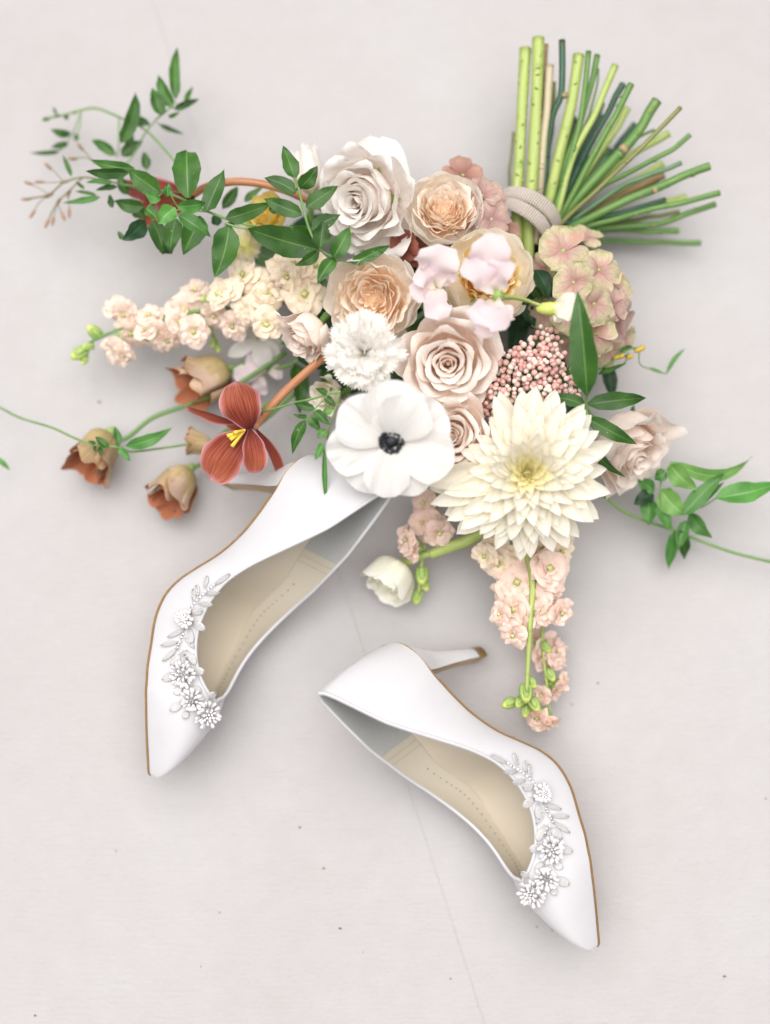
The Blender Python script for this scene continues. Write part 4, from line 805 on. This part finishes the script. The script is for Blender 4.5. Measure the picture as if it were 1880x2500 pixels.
tu2 = thing('tulip', 'dark red tulip mostly hidden under the jasmine leaves', 'tulip', P(*zp('A', (1120, 1010)), .06), 'copper stemmed tulips')
for i, (b, t_, hw, zb, zt, bend, roll) in enumerate([((1130, 1000), (715, 930), 95, .058, .046, .14, .9), ((1120, 1020), (720, 960), 80, .05, .040, .0, -.2), ((1110, 1040), (800, 1150), 100, .052, .040, .1, -.4), ((1130, 1030), (900, 1080), 80, .062, .054, .1, .1)]):
    free_petal(tu2, 'A', b, t_, hw, zb, zt, 'tulip_petal', bend, 0, roll, .2, W_TULIP, .06, 80 + i)
link('stem', tube('stem', [P(*zp('A', p), z) for p, z in (((1120, 1010), .06), ((1200, 965), .066), ((1350, 935), .07), ((1500, 945), .07), ((1640, 980), .068), ((1760, 1030), .06), ((1900, 1100), .045))], ms(10, .07), 'copper_stem', 10), tu2, Matrix())

def ran_bud():
    root, M, R = bloom_root('ranunculus_bud', 'drooping greenish white ranunculus bud beside the shoe opening', 'flower bud', 958, 1402, .026, 76, .55, 235, 70); rr = random.Random(111)
    for i in range(11):
        t_ = i / 10; pr = np.array([(.05, 0), (.50 + .12 * t_, .28), (.50 + .30 * t_, .80), (.28 + .62 * t_, 1.10 + .12 * t_)]) * R
        G = cup_petal(pr, i * 2.39996, rr.uniform(.8, 1.1), R, rr, rnd=.2, wav=.05, skew=.08); link('petal', sheet('petal', G, 'bud_petal'), root, M)
    o = np.array(M.translation)
    link('stem', tube('stem', [o, P(1002, 1372, .028), P(1030, 1358, .032), P(1056, 1351, .034)], ms(8, .03), 'lime_stem', 8), root, Matrix())
    link('bract', tube('bract', [P(1053, 1353, .034), P(1100, 1335, .038), P(1145, 1318, .042), P(1190, 1290, .044)], [ms(13, .03), ms(15, .03)], 'lime_stem', 10), root, Matrix())
ran_bud()
cf = thing('narcissus', 'white pointed flower low between stock spike and sand rose', 'flower', P(640, 840, .03))
for i, (b, t_, hw) in enumerate([((1500, 430), (1540, 600), 60), ((1500, 430), (1660, 440), 60), ((1490, 430), (1320, 520), 45), ((1480, 420), (1400, 330), 50), ((1520, 420), (1620, 540), 45)]): free_petal(cf, 'D', b, t_, hw, .034, .026, 'white_petal', .1, 0, 0, .2, W_DAHLIA, .08, 120 + i)
link('stem', tube('stem', [P(*zp('D', (1500, 430)), .03), P(720, 800, .03), P(800, 760, .03)], .0016, 'green_stem', 6), cf, Matrix())
cr = thing('dahlia_side', 'pale cream dahlia half hidden below the jasmine leaves beside the yellow ranunculus', 'dahlia', P(560, 600, .03)); cr.name = 'dahlia'; WM[cr.name] = WM.get('dahlia_side', Matrix()); 
for i in range(34):
    a = rr.uniform(0, 6.28); q = rr.uniform(.5, 1); b = (1430, 1310); t_ = (1430 + 150 * q * math.cos(a), 1310 + 170 * q * math.sin(a)); free_petal(cr, 'A', b, t_, 34, .046 + .01 * (1 - q), .036 + .014 * (1 - q), 'dahlia_heart_petal' if q < .65 else 'cream_petal', .12, 0, 0, .5, W_DAHLIA, .05, 150 + i, n=8, m=5)

# ------------------------------------------------------------------ jasmine vines and leaves
Zl = .048
vine('jasmine_vine', 'long jasmine vine with leaves trailing far out over the bare ground, with curled tips', 'vine',
     [([(1030, 835, .04), (850, 640, .036), (690, 560, .03), (560, 510, .026), (470, 520, .024), (360, 550, .022), (250, 570, .02)], 3.2), ([(850, 640, .036), (910, 570, .04), (960, 530, .044), (1020, 470, .046)], 2.4), ([(850, 640, .036), (815, 700, .036), (760, 800, .036), (700, 860, .038), (680, 930, .04)], 2.2),
      ([(470, 520, .024), (440, 610, .022), (400, 690, .02), (340, 760, .018)], 1.8), ([(470, 520, .024), (465, 600, .022), (440, 690, .02)], 1.5), ([(690, 560, .03), (690, 700, .03), (680, 790, .03)], 2), ([(910, 590, .038), (960, 630, .03), (1060, 655, .026)], 1.6), ([(850, 870, .04), (850, 830, .038), (845, 780, .036)], 1.5)],
     [(1020, 455, 1030, 155, 33, {'z': .046}), (1003, 510, 915, 315, 36, {'z': .044}), (935, 553, 880, 393, 40, {'z': .046, 'bend': .1}), (1010, 515, 1157, 455, 22, {'z': .044}), (1075, 490, 1120, 385, 15, {'z': .044}), (975, 560, 1045, 530, 12, {'z': .042}), (705, 710, 787, 412, 42, {'z': .044}), (870, 605, 762, 550, 24, {'z': .036}),
      (925, 605, 1068, 660, 14, {'z': .03}), (670, 780, 532, 693, 30, {'z': .034}), (705, 785, 828, 698, 36, {'z': .036}), (735, 720, 765, 645, 30, {'z': .03}), (850, 865, 832, 762, 27, {'z': .04}), (410, 660, 292, 630, 23, {'z': .022}), (395, 715, 292, 737, 20, {'z': .02}), (345, 760, 172, 768, 13, {'z': .018}), (440, 700, 440, 655, 15, {'z': .02}),
      (330, 545, 310, 500, 9, {'z': .022}), (385, 545, 385, 580, 14, {'z': .02}), (290, 570, 243, 580, 10, {'z': .02}), (350, 550, 310, 555, 9, {'z': .022}), (430, 545, 445, 530, 7, {'z': .022})], 'A', seed=201)
vine('jasmine_vine', 'jasmine shoot ending in thin brown flower buds over the bare ground', 'vine',
     [([(700, 950, .055), (600, 925, .05), (480, 910, .045), (370, 940, .042), (280, 1010, .038), (140, 1037, .034)], 2.6), ([(480, 910, .045), (420, 970, .04), (330, 1060, .034), (270, 1185, .028)], 2.0), ([(280, 1010, .038), (225, 1060, .034), (185, 1130, .03)], 1.3), ([(280, 1005, .038), (220, 970, .036), (160, 942, .034)], 1.2), ([(370, 935, .042), (320, 880, .04), (275, 840, .038)], 1.3), ([(400, 930, .042), (300, 940, .04), (222, 936, .038)], 1.2),
      ([(340, 1040, .036), (320, 1110, .032), (306, 1170, .03)], 1.2), ([(330, 1050, .036), (350, 1100, .03), (368, 1142, .028)], 1.2), ([(400, 990, .038), (400, 1060, .034), (402, 1122, .03)], 1.2), ([(550, 830, .04), (500, 770, .038), (462, 725, .036)], 1.6), ([(540, 810, .04), (480, 795, .038), (412, 802, .036)], 1.4)],
     [(415, 905, 362, 778, 14, {'z': .042}), (780, 860, 525, 808, 34, {'z': .075}), (745, 885, 492, 873, 32, {'z': .078}), (655, 940, 500, 940, 18, {'z': .06, 'mat': 'young_leaf'}), (560, 1012, 430, 990, 11, {'z': .05}), (582, 1025, 365, 1058, 19, {'z': .05, 'mat': 'young_leaf'}), (680, 965, 555, 985, 17, {'z': .06}), (740, 1010, 690, 890, 30, {'z': .05}), (490, 975, 440, 930, 10, {'z': .05})], 'A', 'brown_stem', seed=202)
jb = bpy.data.objects['jasmine_vine.001']
BB = ball('bud', 'brown_bud', .0011, .0011, .0034, 6, 6)
for (x, y, dx, dy) in [(150, 1036, -1, 0), (188, 1122, -.5, -.8), (273, 1176, -.4, -.9), (307, 1162, -.2, -1), (366, 1135, .4, -.9), (402, 1115, 0, -1), (168, 944, -1, .3), (230, 936, -1, 0), (280, 846, -.7, .7), (466, 732, -.6, .8), (420, 801, -1, 0), (285, 1015, -.8, -.4), (340, 1050, -.5, -.8), (375, 935, -.9, -.2), (400, 1000, -.4, -.8)]:
    link('bud', BB, jb, Matrix.Translation(P(*zp('A', (x, y)), .034)) @ frame_z(face(math.degrees(math.atan2(dy, dx)), 88)))
vine('jasmine_vine', 'dense bunch of broad jasmine leaves covering the dark red tulip', 'vine',
     [([(1480, 1195, .085), (1330, 1155, .082), (1210, 1110, .08), (1070, 1040, .078), (940, 990, .07), (820, 970, .06), (700, 950, .055)], 3.6), ([(1210, 1110, .08), (1020, 1100, .082), (880, 1160, .075)], 2.2), ([(1030, 1080, .082), (1000, 1030, .085), (975, 950, .088)], 1.8), ([(940, 1000, .08), (850, 1090, .08)], 1.6)],
     [(1090, 1028, 1082, 756, 78, {'z': .085, 'roll': .1, 'wf': W_OVAL}), (925, 1000, 738, 865, 58, {'z': .072}), (1195, 1102, 1302, 862, 56, {'z': .085}), (1310, 1150, 1580, 1055, 46, {'z': .086}), (1330, 1190, 1245, 1492, 76, {'z': .084, 'zt': .074, 'roll': -.1}), (835, 1082, 662, 1045, 40, {'z': .06}), (845, 1165, 712, 1275, 52, {'z': .07, 'mat': 'dark_leaf'}), (885, 1165, 945, 1362, 52, {'z': .076}), (1020, 1150, 985, 1350, 52, {'z': .076}), (1170, 1140, 1062, 1360, 68, {'z': .074}),
      (1035, 1125, 1222, 1252, 44, {'z': .105, 'zt': .10, 'mat': 'young_leaf'}), (1015, 1085, 915, 1182, 50, {'z': .10, 'mat': 'young_leaf'}), (1030, 1080, 1195, 1055, 42, {'z': .10, 'mat': 'young_leaf'}), (972, 1022, 975, 940, 26, {'z': .10, 'mat': 'young_leaf'}), (845, 1090, 915, 1155, 36, {'z': .09}), (780, 1090, 842, 1150, 40, {'z': .05}), (1290, 1090, 1378, 962, 32, {'z': .05}), (1418, 1052, 1524, 968, 22, {'z': .05}), (655, 1085, 638, 1008, 19, {'z': .06}), (930, 1040, 850, 1000, 34, {'z': .095, 'mat': 'young_leaf'}), (710, 1270, 682, 1222, 16, {'z': .06}), (1262, 1190, 1240, 1120, 30, {'z': .06, 'mat': 'dark_leaf'}), (1000, 1350, 940, 1240, 50, {'z': .06, 'mat': 'dark_leaf'}), (1560, 1100, 1668, 1070, 30, {'z': .08})], 'A', seed=203)
vine('jasmine_spray', 'fine jasmine spray with paired leaflets lying across the blush white rose', 'vine',
     [([(700, 890, .10), (610, 925, .104), (520, 900, .108), (430, 850, .11), (370, 740, .112), (330, 600, .112), (300, 470, .11), (285, 440, .108)], 3.2), ([(10, 735, .085), (-60, 720, .085), (-120, 700, .085)], 3)],
     [(285, 442, 215, 253, 46, {'z': .108}), (292, 521, 103, 436, 44, {'z': .108}), (310, 496, 416, 368, 46, {'z': .110}), (326, 650, 103, 555, 46, {'z': .110}), (350, 610, 537, 482, 47, {'z': .112}), (384, 737, 550, 652, 46, {'z': .112}), (370, 776, 252, 714, 40, {'z': .106}), (430, 846, 448, 682, 48, {'z': .114}), (425, 858, 5, 728, 82, {'z': .110, 'zt': .092, 'roll': .05, 'bend': .05}), (427, 864, 286, 946, 34, {'z': .108}), (510, 900, 603, 724, 52, {'z': .112}), (515, 906, 415, 1053, 41, {'z': .108}), (612, 932, 843, 826, 36, {'z': .106}), (600, 925, 680, 880, 12, {'z': .10}), (290, 520, 302, 465, 6, {'z': .11})], 'B', seed=204)
vine('jasmine_spray', 'thin dark jasmine spray dangling between anemone and tulip over the shoe heel', 'vine',
     [([(550, 490, .10), (490, 500, .10), (390, 530, .096), (280, 555, .09), (160, 590, .08), (80, 610, .07)], 3.0), ([(490, 500, .10), (450, 540, .10), (400, 590, .10), (350, 645, .10)], 1.6), ([(530, 500, .10), (525, 570, .10), (490, 680, .098), (472, 770, .095)], 2.0)],
     [(400, 590, 278, 558, 24, {'z': .10}), (357, 635, 272, 620, 13, {'z': .10}), (346, 655, 270, 852, 31, {'z': .10, 'zt': .092}), (362, 640, 437, 717, 26, {'z': .10}), (400, 600, 487, 682, 28, {'z': .102}), (460, 520, 520, 577, 22, {'z': .10}), (475, 505, 405, 472, 18, {'z': .10}), (472, 715, 415, 762, 28, {'z': .098, 'mat': 'light_leaf'}), (447, 788, 402, 888, 22, {'z': .096, 'mat': 'young_leaf'}), (455, 820, 465, 1142, 15, {'z': .095, 'zt': .085, 'wf': W_LANCE, 'mat': 'young_leaf'}), (500, 590, 440, 622, 24, {'z': .098, 'mat': 'light_leaf'}), (490, 490, 500, 462, 8, {'z': .10})], 'E', seed=205)
vine('leafy_shoot', 'big glossy green leaves rising between the hydrangea and the sideways sand rose', 'leaves',
     [([(600, 745, .10), (598, 820, .094), (600, 880, .09), (560, 930, .07), (500, 960, .05)], 3.0)],
     [(602, 748, 545, 138, 78, {'z': .112, 'zt': .128, 'ruf': .14, 'bend': .06}), (605, 800, 945, 765, 50, {'z': .096, 'zt': .088, 'bend': .12}), (590, 802, 388, 752, 36, {'z': .094}), (582, 868, 448, 862, 48, {'z': .085, 'mat': 'dark_leaf'}), (600, 878, 892, 1032, 44, {'z': .092, 'zt': .084}), (598, 990, 822, 1222, 28, {'z': .09, 'zt': .078}), (715, 560, 752, 775, 42, {'z': .03, 'mat': 'dark_leaf'}), (660, 626, 833, 560, 15, {'z': .05}), (858, 870, 873, 798, 13, {'z': .03}), (600, 990, 640, 1060, 24, {'z': .09})], 'F', seed=206)
vine('jasmine_vine', 'curling pale green vine trailing across the ground past the sideways sand rose', 'vine',
     [([(640, 1290, .05), (700, 1335, .04), (810, 1420, .03), (930, 1472, .026), (1100, 1530, .024), (1250, 1590, .022), (1450, 1660, .02), (1663, 1712, .018), (1760, 1720, .016)], 4.2), ([(1100, 1525, .024), (1040, 1420, .034), (1030, 1250, .042), (1090, 1138, .048)], 2.6), ([(1180, 1540, .024), (1200, 1430, .03), (1280, 1390, .034), (1350, 1345, .038)], 2.0)],
     [(1090, 1138, 1560, 1105, 38, {'z': .048, 'zt': .03, 'bend': .10, 'side': .16, 'mat': 'light_leaf'}), (1082, 1148, 1238, 1294, 56, {'z': .046, 'mat': 'light_leaf'}), (1060, 1190, 993, 1236, 36, {'z': .044, 'mat': 'young_leaf'}), (990, 1308, 898, 1236, 42, {'z': .036, 'mat': 'young_leaf'}), (985, 1320, 870, 1382, 42, {'z': .034, 'mat': 'dark_leaf'}), (962, 1348, 958, 1505, 46, {'z': .03, 'mat': 'young_leaf'}), (1030, 1300, 1172, 1445, 66, {'z': .036, 'mat': 'light_leaf'}), (1008, 1388, 1085, 1532, 36, {'z': .034, 'mat': 'young_leaf'}), (1158, 1442, 1400, 1198, 46, {'z': .04, 'mat': 'young_leaf'}), (1350, 1342, 1700, 1262, 60, {'z': .042, 'zt': .036, 'mat': 'young_leaf', 'side': .06}), (1198, 1432, 1325, 1575, 42, {'z': .03, 'mat': 'young_leaf'}), (1175, 1475, 1125, 1650, 34, {'z': .03, 'mat': 'young_leaf'}), (1110, 1540, 1075, 1760, 34, {'z': .024, 'zt': .012, 'mat': 'young_leaf'}), (1140, 1530, 1165, 1700, 34, {'z': .03, 'zt': .016}), (1250, 1390, 1400, 1250, 24, {'z': .036, 'mat': 'young_leaf'})], 'F', seed=207)
vine('tendril_vine', 'wiry green tendril with tiny yellow buds beside the faded hydrangea', 'vine',
     [([(660, 600, .045), (740, 560, .05), (850, 480, .05), (930, 480, .046)], 2.4), ([(905, 490, .046), (910, 570, .04), (1000, 605, .03), (1060, 625, .024)], 1.6), ([(840, 500, .048), (820, 560, .044), (740, 600, .04)], 1.6)],
     [(1060, 627, 1172, 478, 13, {'z': .024, 'wf': W_LANCE, 'mat': 'young_leaf'}), (960, 590, 1060, 627, 10, {'z': .03, 'mat': 'young_leaf'}), (790, 500, 870, 465, 14, {'z': .05}), (870, 480, 935, 484, 10, {'z': .05}), (740, 540, 850, 520, 12, {'z': .048, 'mat': 'young_leaf'})], 'F', seed=208)
tv = bpy.data.objects['tendril_vine']; YB = ball('bud', 'yellow_petal', .0016, .0016, .0024, 6, 5)
for (x, y) in [(770, 530), (800, 522), (850, 525), (895, 487), (912, 480), (920, 472)]: link('bud', YB, tv, Matrix.Translation(P(*zp('F', (x, y)), .05)) @ frame_z(face(20, 70)))
vine('thin_vine', 'thin bare green vine with few leaves lying across the tan lisianthus', 'vine',
     [([(-60, 800, .02), (0, 820, .022), (120, 880, .028), (300, 935, .036), (430, 995, .042), (550, 1035, .044), (690, 1050, .044), (760, 1075, .042), (900, 1060, .036), (1070, 1035, .03), (1250, 1000, .03), (1500, 900, .03)], 3.0)],
     [(690, 1045, 664, 928, 21, {'z': .046, 'mat': 'young_leaf', 'wf': W_LANCE}), (730, 1042, 998, 938, 36, {'z': .046, 'mat': 'young_leaf', 'side': .05}), (690, 1058, 757, 1130, 22, {'z': .044, 'mat': 'young_leaf'}), (626, 1052, 552, 988, 23, {'z': .046}), (580, 1045, 582, 1102, 15, {'z': .044}), (558, 1032, 510, 1014, 10, {'z': .044}), (548, 1040, 560, 1080, 10, {'z': .04}), (-30, 1110, 58, 1184, 15, {'z': .02, 'mat': 'young_leaf'})], 'D', seed=209)
# dark foliage added inside the bouquet to hide the ground and darken the gaps
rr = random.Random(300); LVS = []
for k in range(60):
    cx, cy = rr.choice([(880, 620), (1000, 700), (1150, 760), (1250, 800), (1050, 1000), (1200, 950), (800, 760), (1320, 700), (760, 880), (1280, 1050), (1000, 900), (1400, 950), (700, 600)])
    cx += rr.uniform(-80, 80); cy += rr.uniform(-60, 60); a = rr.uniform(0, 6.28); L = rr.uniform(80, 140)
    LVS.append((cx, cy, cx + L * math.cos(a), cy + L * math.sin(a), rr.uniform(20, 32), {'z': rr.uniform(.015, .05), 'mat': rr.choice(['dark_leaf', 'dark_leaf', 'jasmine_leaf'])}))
vine('filler_foliage', 'dark green foliage added to darken the gaps deep between the roses', 'leaves', [([(1285, 560, .03), (1180, 700, .02), (1000, 800, .02), (850, 760, .02)], 5), ([(1285, 560, .03), (1270, 800, .02), (1250, 1000, .02)], 5)], LVS, 'S', seed=210)
vine('leaf_sprig', 'dark leaf hanging behind the ribbon beside the faded hydrangea', 'leaves', [([(300, 60, .06), (320, 110, .065), (360, 180, .06)], 3)], [(300, 20, 380, 190, 48, {'z': .07, 'mat': 'dark_leaf'}), (290, 120, 345, 200, 30, {'z': .06}), (250, 230, 300, 350, 40, {'z': .05, 'mat': 'dark_leaf'}), (300, 200, 330, 350, 30, {'z': .045})], 'F', seed=211)

# ------------------------------------------------------------------ cut stems and the ribbon that binds them
STEMS = [  # points in zoom C (x, y, z), full width, material, description, extras
 ([(315, 165, .060), (290, 560, .060), (270, 950, .056), (262, 1150, .050), (270, 1390, .045)], 62, 'lime_stem', 'thorny'),
 ([(390, 105, .066), (375, 480, .066), (345, 1000, .058), (330, 1180, .050), (332, 1400, .045)], 65, 'lime_stem', 'thorny'),
 ([(434, 140, .056), (415, 420, .056), (385, 760, .05), (360, 1100, .04)], 27, 'brown_cut_stem', ''),
 ([(457, 260, .064), (435, 520, .062), (405, 850, .058), (385, 1100, .048), (370, 1300, .044)], 46, 'beige_stem', ''),
 ([(528, 115, .066), (530, 390, .064), (470, 560, .058), (440, 780, .052), (428, 1050, .046), (400, 1250, .04)], 37, 'teal_stem', 'node:545,435'),
 ([(625, 200, .064), (585, 450, .062), (520, 750, .056), (465, 1000, .05), (420, 1200, .04)], 60, 'lime_stem', 'rings'),
 ([(682, 180, .068), (640, 560, .066), (560, 860, .06), (470, 1130, .05), (430, 1250, .042)], 29, 'green_stem', ''),
 ([(732, 200, .060), (668, 480, .058), (560, 800, .054), (470, 1090, .044), (420, 1240, .036)], 33, 'green_stem', ''),
 ([(738, 280, .055), (720, 420, .055), (680, 560, .054), (600, 740, .05), (500, 1000, .04)], 13, 'green_stem', ''),
 ([(837, 260, .064), (740, 500, .064), (640, 680, .062), (570, 850, .06), (500, 1130, .05), (450, 1250, .04)], 37, 'lime_stem', ''),
 ([(882, 370, .054), (800, 520, .054), (690, 720, .05), (560, 980, .042), (470, 1180, .034)], 36, 'teal_stem', ''),
 ([(928, 370, .066), (840, 540, .066), (730, 740, .062), (600, 980, .054), (480, 1200, .044)], 34, 'green_stem', 'scar:865,440'),
 ([(1078, 465, .064), (1000, 600, .062), (880, 760, .058), (680, 960, .052), (500, 1180, .042)], 56, 'green_stem', 'knot:885,745'),
 ([(1215, 505, .072), (1050, 670, .070), (900, 820, .066), (700, 1010, .058), (500, 1200, .046)], 25, 'olive_stem', 'scar:905,820'),
 ([(1062, 635, .046), (950, 690, .046), (800, 820, .042), (600, 1020, .036)], 16, 'green_stem', ''),
 ([(1145, 655, .044), (950, 770, .044), (750, 920, .042), (540, 1120, .036)], 42, 'lime_stem', ''),
 ([(1268, 665, .058), (1170, 745, .058), (980, 850, .056), (760, 960, .052), (520, 1170, .042)], 28, 'green_stem', ''),
 ([(1218, 825, .054), (1050, 890, .054), (900, 950, .052), (700, 1080, .046), (520, 1210, .038)], 27, 'grey_green_stem', ''),
 ([(1382, 845, .056), (1230, 905, .056), (1060, 980, .054), (800, 1090, .050), (540, 1220, .040)], 45, 'green_stem', 'node:1065,985'),
 ([(1442, 1000, .048), (1200, 1060, .048), (950, 1120, .046), (700, 1190, .042), (520, 1240, .034)], 31, 'green_stem', 'scar:955,1125'),
 ([(1248, 1030, .034), (1050, 1075, .034), (800, 1140, .032), (560, 1220, .028)], 50, 'lime_stem', ''),
 ([(1417, 1065, .038), (1250, 1120, .038), (1080, 1180, .036), (800, 1205, .034), (540, 1230, .03)], 33, 'green_stem', 'scar:1060,1190'),
 ([(1208, 1110, .028), (1050, 1140, .028), (850, 1170, .026), (560, 1225, .024)], 26, 'olive_stem', ''),
 ([(1205, 1220, .030), (1050, 1225, .030), (850, 1215, .028), (560, 1235, .025)], 32, 'green_stem', ''),
 ([(1332, 1290, .018), (1120, 1285, .018), (850, 1278, .018), (640, 1272, .02), (480, 1260, .022)], 29, 'green_stem', 'scar:1135,1300'),
 ([(1118, 900, .036), (980, 960, .036), (800, 1060, .034), (560, 1200, .028)], 44, 'brown_cut_stem', ''),
 ([(905, 510, .040), (830, 640, .040), (720, 800, .038), (540, 1080, .032)], 42, 'lime_stem', ''),
 ([(478, 360, .046), (470, 600, .046), (430, 850, .042), (390, 1120, .034)], 26, 'olive_stem', ''),
 ([(246, 650, .036), (235, 800, .036), (222, 950, .034), (260, 1150, .03)], 16, 'olive_stem', ''),
 ([(1110, 830, .030), (960, 920, .030), (760, 1050, .028), (540, 1200, .024)], 40, 'lime_stem', ''),
 ([(950, 600, .030), (840, 740, .030), (680, 940, .028), (520, 1150, .024)], 34, 'teal_stem', ''),
 ([(760, 480, .032), (680, 680, .032), (560, 920, .03), (470, 1130, .026)], 32, 'teal_stem', ''),
 ([(600, 560, .030), (550, 760, .030), (480, 960, .03), (420, 1140, .026)], 30, 'green_stem', ''),
]
_r = random.Random(77)
for _k in range(12):
    _a = math.radians(_r.uniform(8, 84)); _L = _r.uniform(420, 720); _z = _r.uniform(.022, .045)
    _e = (470 + _L * math.cos(_a), 1190 - _L * 1.05 * math.sin(_a)); _m = (470 + _L * .5 * math.cos(_a) + _r.uniform(-15, 15), 1190 - _L * .52 * math.sin(_a) + _r.uniform(-15, 15))
    STEMS.append(([(_e[0], _e[1], _z), (_m[0], _m[1], _z), (450 + 30 * math.cos(_a), 1200 - 40 * math.sin(_a), _z * .9), (400, 1260, _z * .8)], _r.uniform(22, 34), _r.choice(['green_stem', 'teal_stem', 'olive_stem', 'green_stem', 'grey_green_stem']), ''))
LAB = {'lime_stem': 'pale lime green cut stem', 'green_stem': 'slender mid green cut stem', 'teal_stem': 'dark bluish green cut stem', 'olive_stem': 'thin olive brown cut stem', 'beige_stem': 'smooth beige cut stem', 'brown_cut_stem': 'dry brown cut stem', 'grey_green_stem': 'grey green cut stem'}
SLAB = {0: 'thick pale lime stem dotted with green scars, outermost on the side towards the roses', 1: 'thick pale lime scarred stem, tallest of the bundle, next to the beige stem',
 2: 'dry brown stem squeezed between the tallest lime stem and the beige stem', 8: 'very thin green stem with a hooked tip among thicker ones', 9: 'yellowish lime stem crossing over the slender green ones', 10: 'dark bluish green stem whose cut end lies beside a brighter green one',
 13: 'long thin olive stem with a dark dry tip and one red bud', 16: 'green stem thinning at a step near its cut end', 19: 'longest green stem, reaching furthest out from the ribbon', 20: 'broad yellow lime stem under the longest green stems', 24: 'green stem lying lowest on the ground, apart from the fan',
 25: 'dry brown stem half hidden beneath the sturdy green stem with a bud', 27: 'dull olive stem behind the beige stem', 28: 'short dark olive stem just left out beside the scarred lime stem'}
NODE = ball('node', 'knot', .0021, .0021, .0016, 8, 5, .2, random.Random(3)); SCAR = ball('leaf_scar', 'scar', .0014, .0007, .0010, 7, 4, .15, random.Random(4))
for i, (pts, wd, mt, ex) in enumerate(STEMS):
    pp = [P(*zp('C', p[:2]), p[2]) for p in pts]; r = ms(wd * .421 / 2 * 1.1, .05)
    lab = LAB[mt]
    if ex == 'thorny': lab = 'thick pale lime stem dotted with small green leaf scars'
    elif ex == 'rings': lab = 'thick smooth pale lime stem with faint rings, behind the kinked dark stem'
    elif ex.startswith('node') and mt == 'teal_stem': lab = 'dark green stem kinked at a reddish brown bud'
    elif ex.startswith('node'): lab = 'long sturdy green stem with a pale cut bud halfway'
    elif ex.startswith('knot'): lab = 'thick green stem with a brown knot and a pale scar near its cut end'
    elif ex.startswith('scar') and mt == 'olive_stem': lab = 'long thin olive stem with a dark dry tip and one red bud'
    else: lab += ' in the fan above the ribbon'
    lab = SLAB.get(i, lab)
    root = thing('cut_stem', lab, 'stem', pp[0], 'cut stems fanned out above the ribbon')
    rr = random.Random(400 + i); dense = catmull(pp, 40)
    wob = [p + np.array([rr.uniform(-1, 1), rr.uniform(-1, 1), 0]) * .0005 for p in catmull(pp, 9)]; wob[0] = pp[0]
    link('stalk', tube('stalk', wob, [r * rr.uniform(1.0, 1.1), r * .96, r * rr.uniform(.96, 1.04), r, r * .9], mt, 12, 30, 'cut_face'), root, Matrix())
    if ex in ('thorny', 'rings'):
        for k in range(16 if ex == 'thorny' else 6):
            q = dense[2 + int(k * (1.6 if ex == 'thorny' else 5))]; a = rr.uniform(-1.2, 1.2)
            o = q + r * .97 * (math.sin(a) * AX + math.cos(a) * AB); link('leaf_scar', SCAR, root, Matrix.Translation(o) @ frame_z(math.sin(a) * AX + math.cos(a) * AB, rr.uniform(-.4, .4)))
    elif ':' in ex:
        x, y = map(float, ex.split(':')[1].split(',')); q = np.array(zp('C', (x, y))); j = int(np.argmin(((proj(dense) - q) ** 2).sum(1))); z = dense[j][2]
        link('node', NODE if not ex.startswith('scar') else SCAR, root, Matrix.Translation(P(q[0], q[1], z + r * .75)) @ Matrix.Scale(1.5 if ex.startswith('knot') else 1.0, 4))
        if ex.startswith('knot'): link('leaf_scar', SCAR, root, Matrix.Translation(P(*zp('C', (1040, 525)), .0625 + r * .8)) @ frame_z(AB, .9) @ Matrix.Scale(1.8, 4))
    for k in range(2 if wd > 26 and mt != 'lime_stem' else 0):
        j = rr.randint(6, 24); link('node', tube('node', [dense[j], dense[j + 1]], [r * 1.035, r * 1.05], mt, 10, 4), root, Matrix())

rb = thing('ribbon', 'beige ribbed ribbon wrapped twice around the bundle of stems', 'ribbon', P(1285, 525, .03))
def wrap(name, cpx, ax_deg, wpx, rx, rz, zc, skew, grow):
    c = P(*cpx, zc); a = math.radians(ax_deg); ax = math.cos(a) * AX + math.sin(a) * AU; sd = math.cos(a - math.pi / 2) * AX + math.sin(a - math.pi / 2) * AU
    n = 80; W2 = ms(wpx, zc) / 2; G = []; UV = []
    for i in range(n + 1):
        f = 2 * math.pi * i / n; row = []
        for j, s in enumerate((-1, -.92, -.3, .3, .92, 1)):
            e = (-.0006 if abs(s) == 1 else 0)
            row.append(c + sd * (rx + grow + e) * math.cos(f) + AB * (rz + grow + e) * math.sin(f) + ax * (s * W2 + skew * math.sin(f) + .0012 * math.sin(f * 2 + 1)))
            UV.append((j / 5, i / n * 8.5))
        G.append(row)
    G = np.array(G); link(name, mesh(name, G.reshape(-1, 3), gridf(n + 1, 6), 'ribbon_weave', UV), rb, Matrix())
wrap('wrap', (1264, 562), 53, 34, .0206, .0285, .036, .0075, .0004)
wrap('wrap', (1281, 537), 56, 34, .0205, .0285, .036, .0085, .0012)
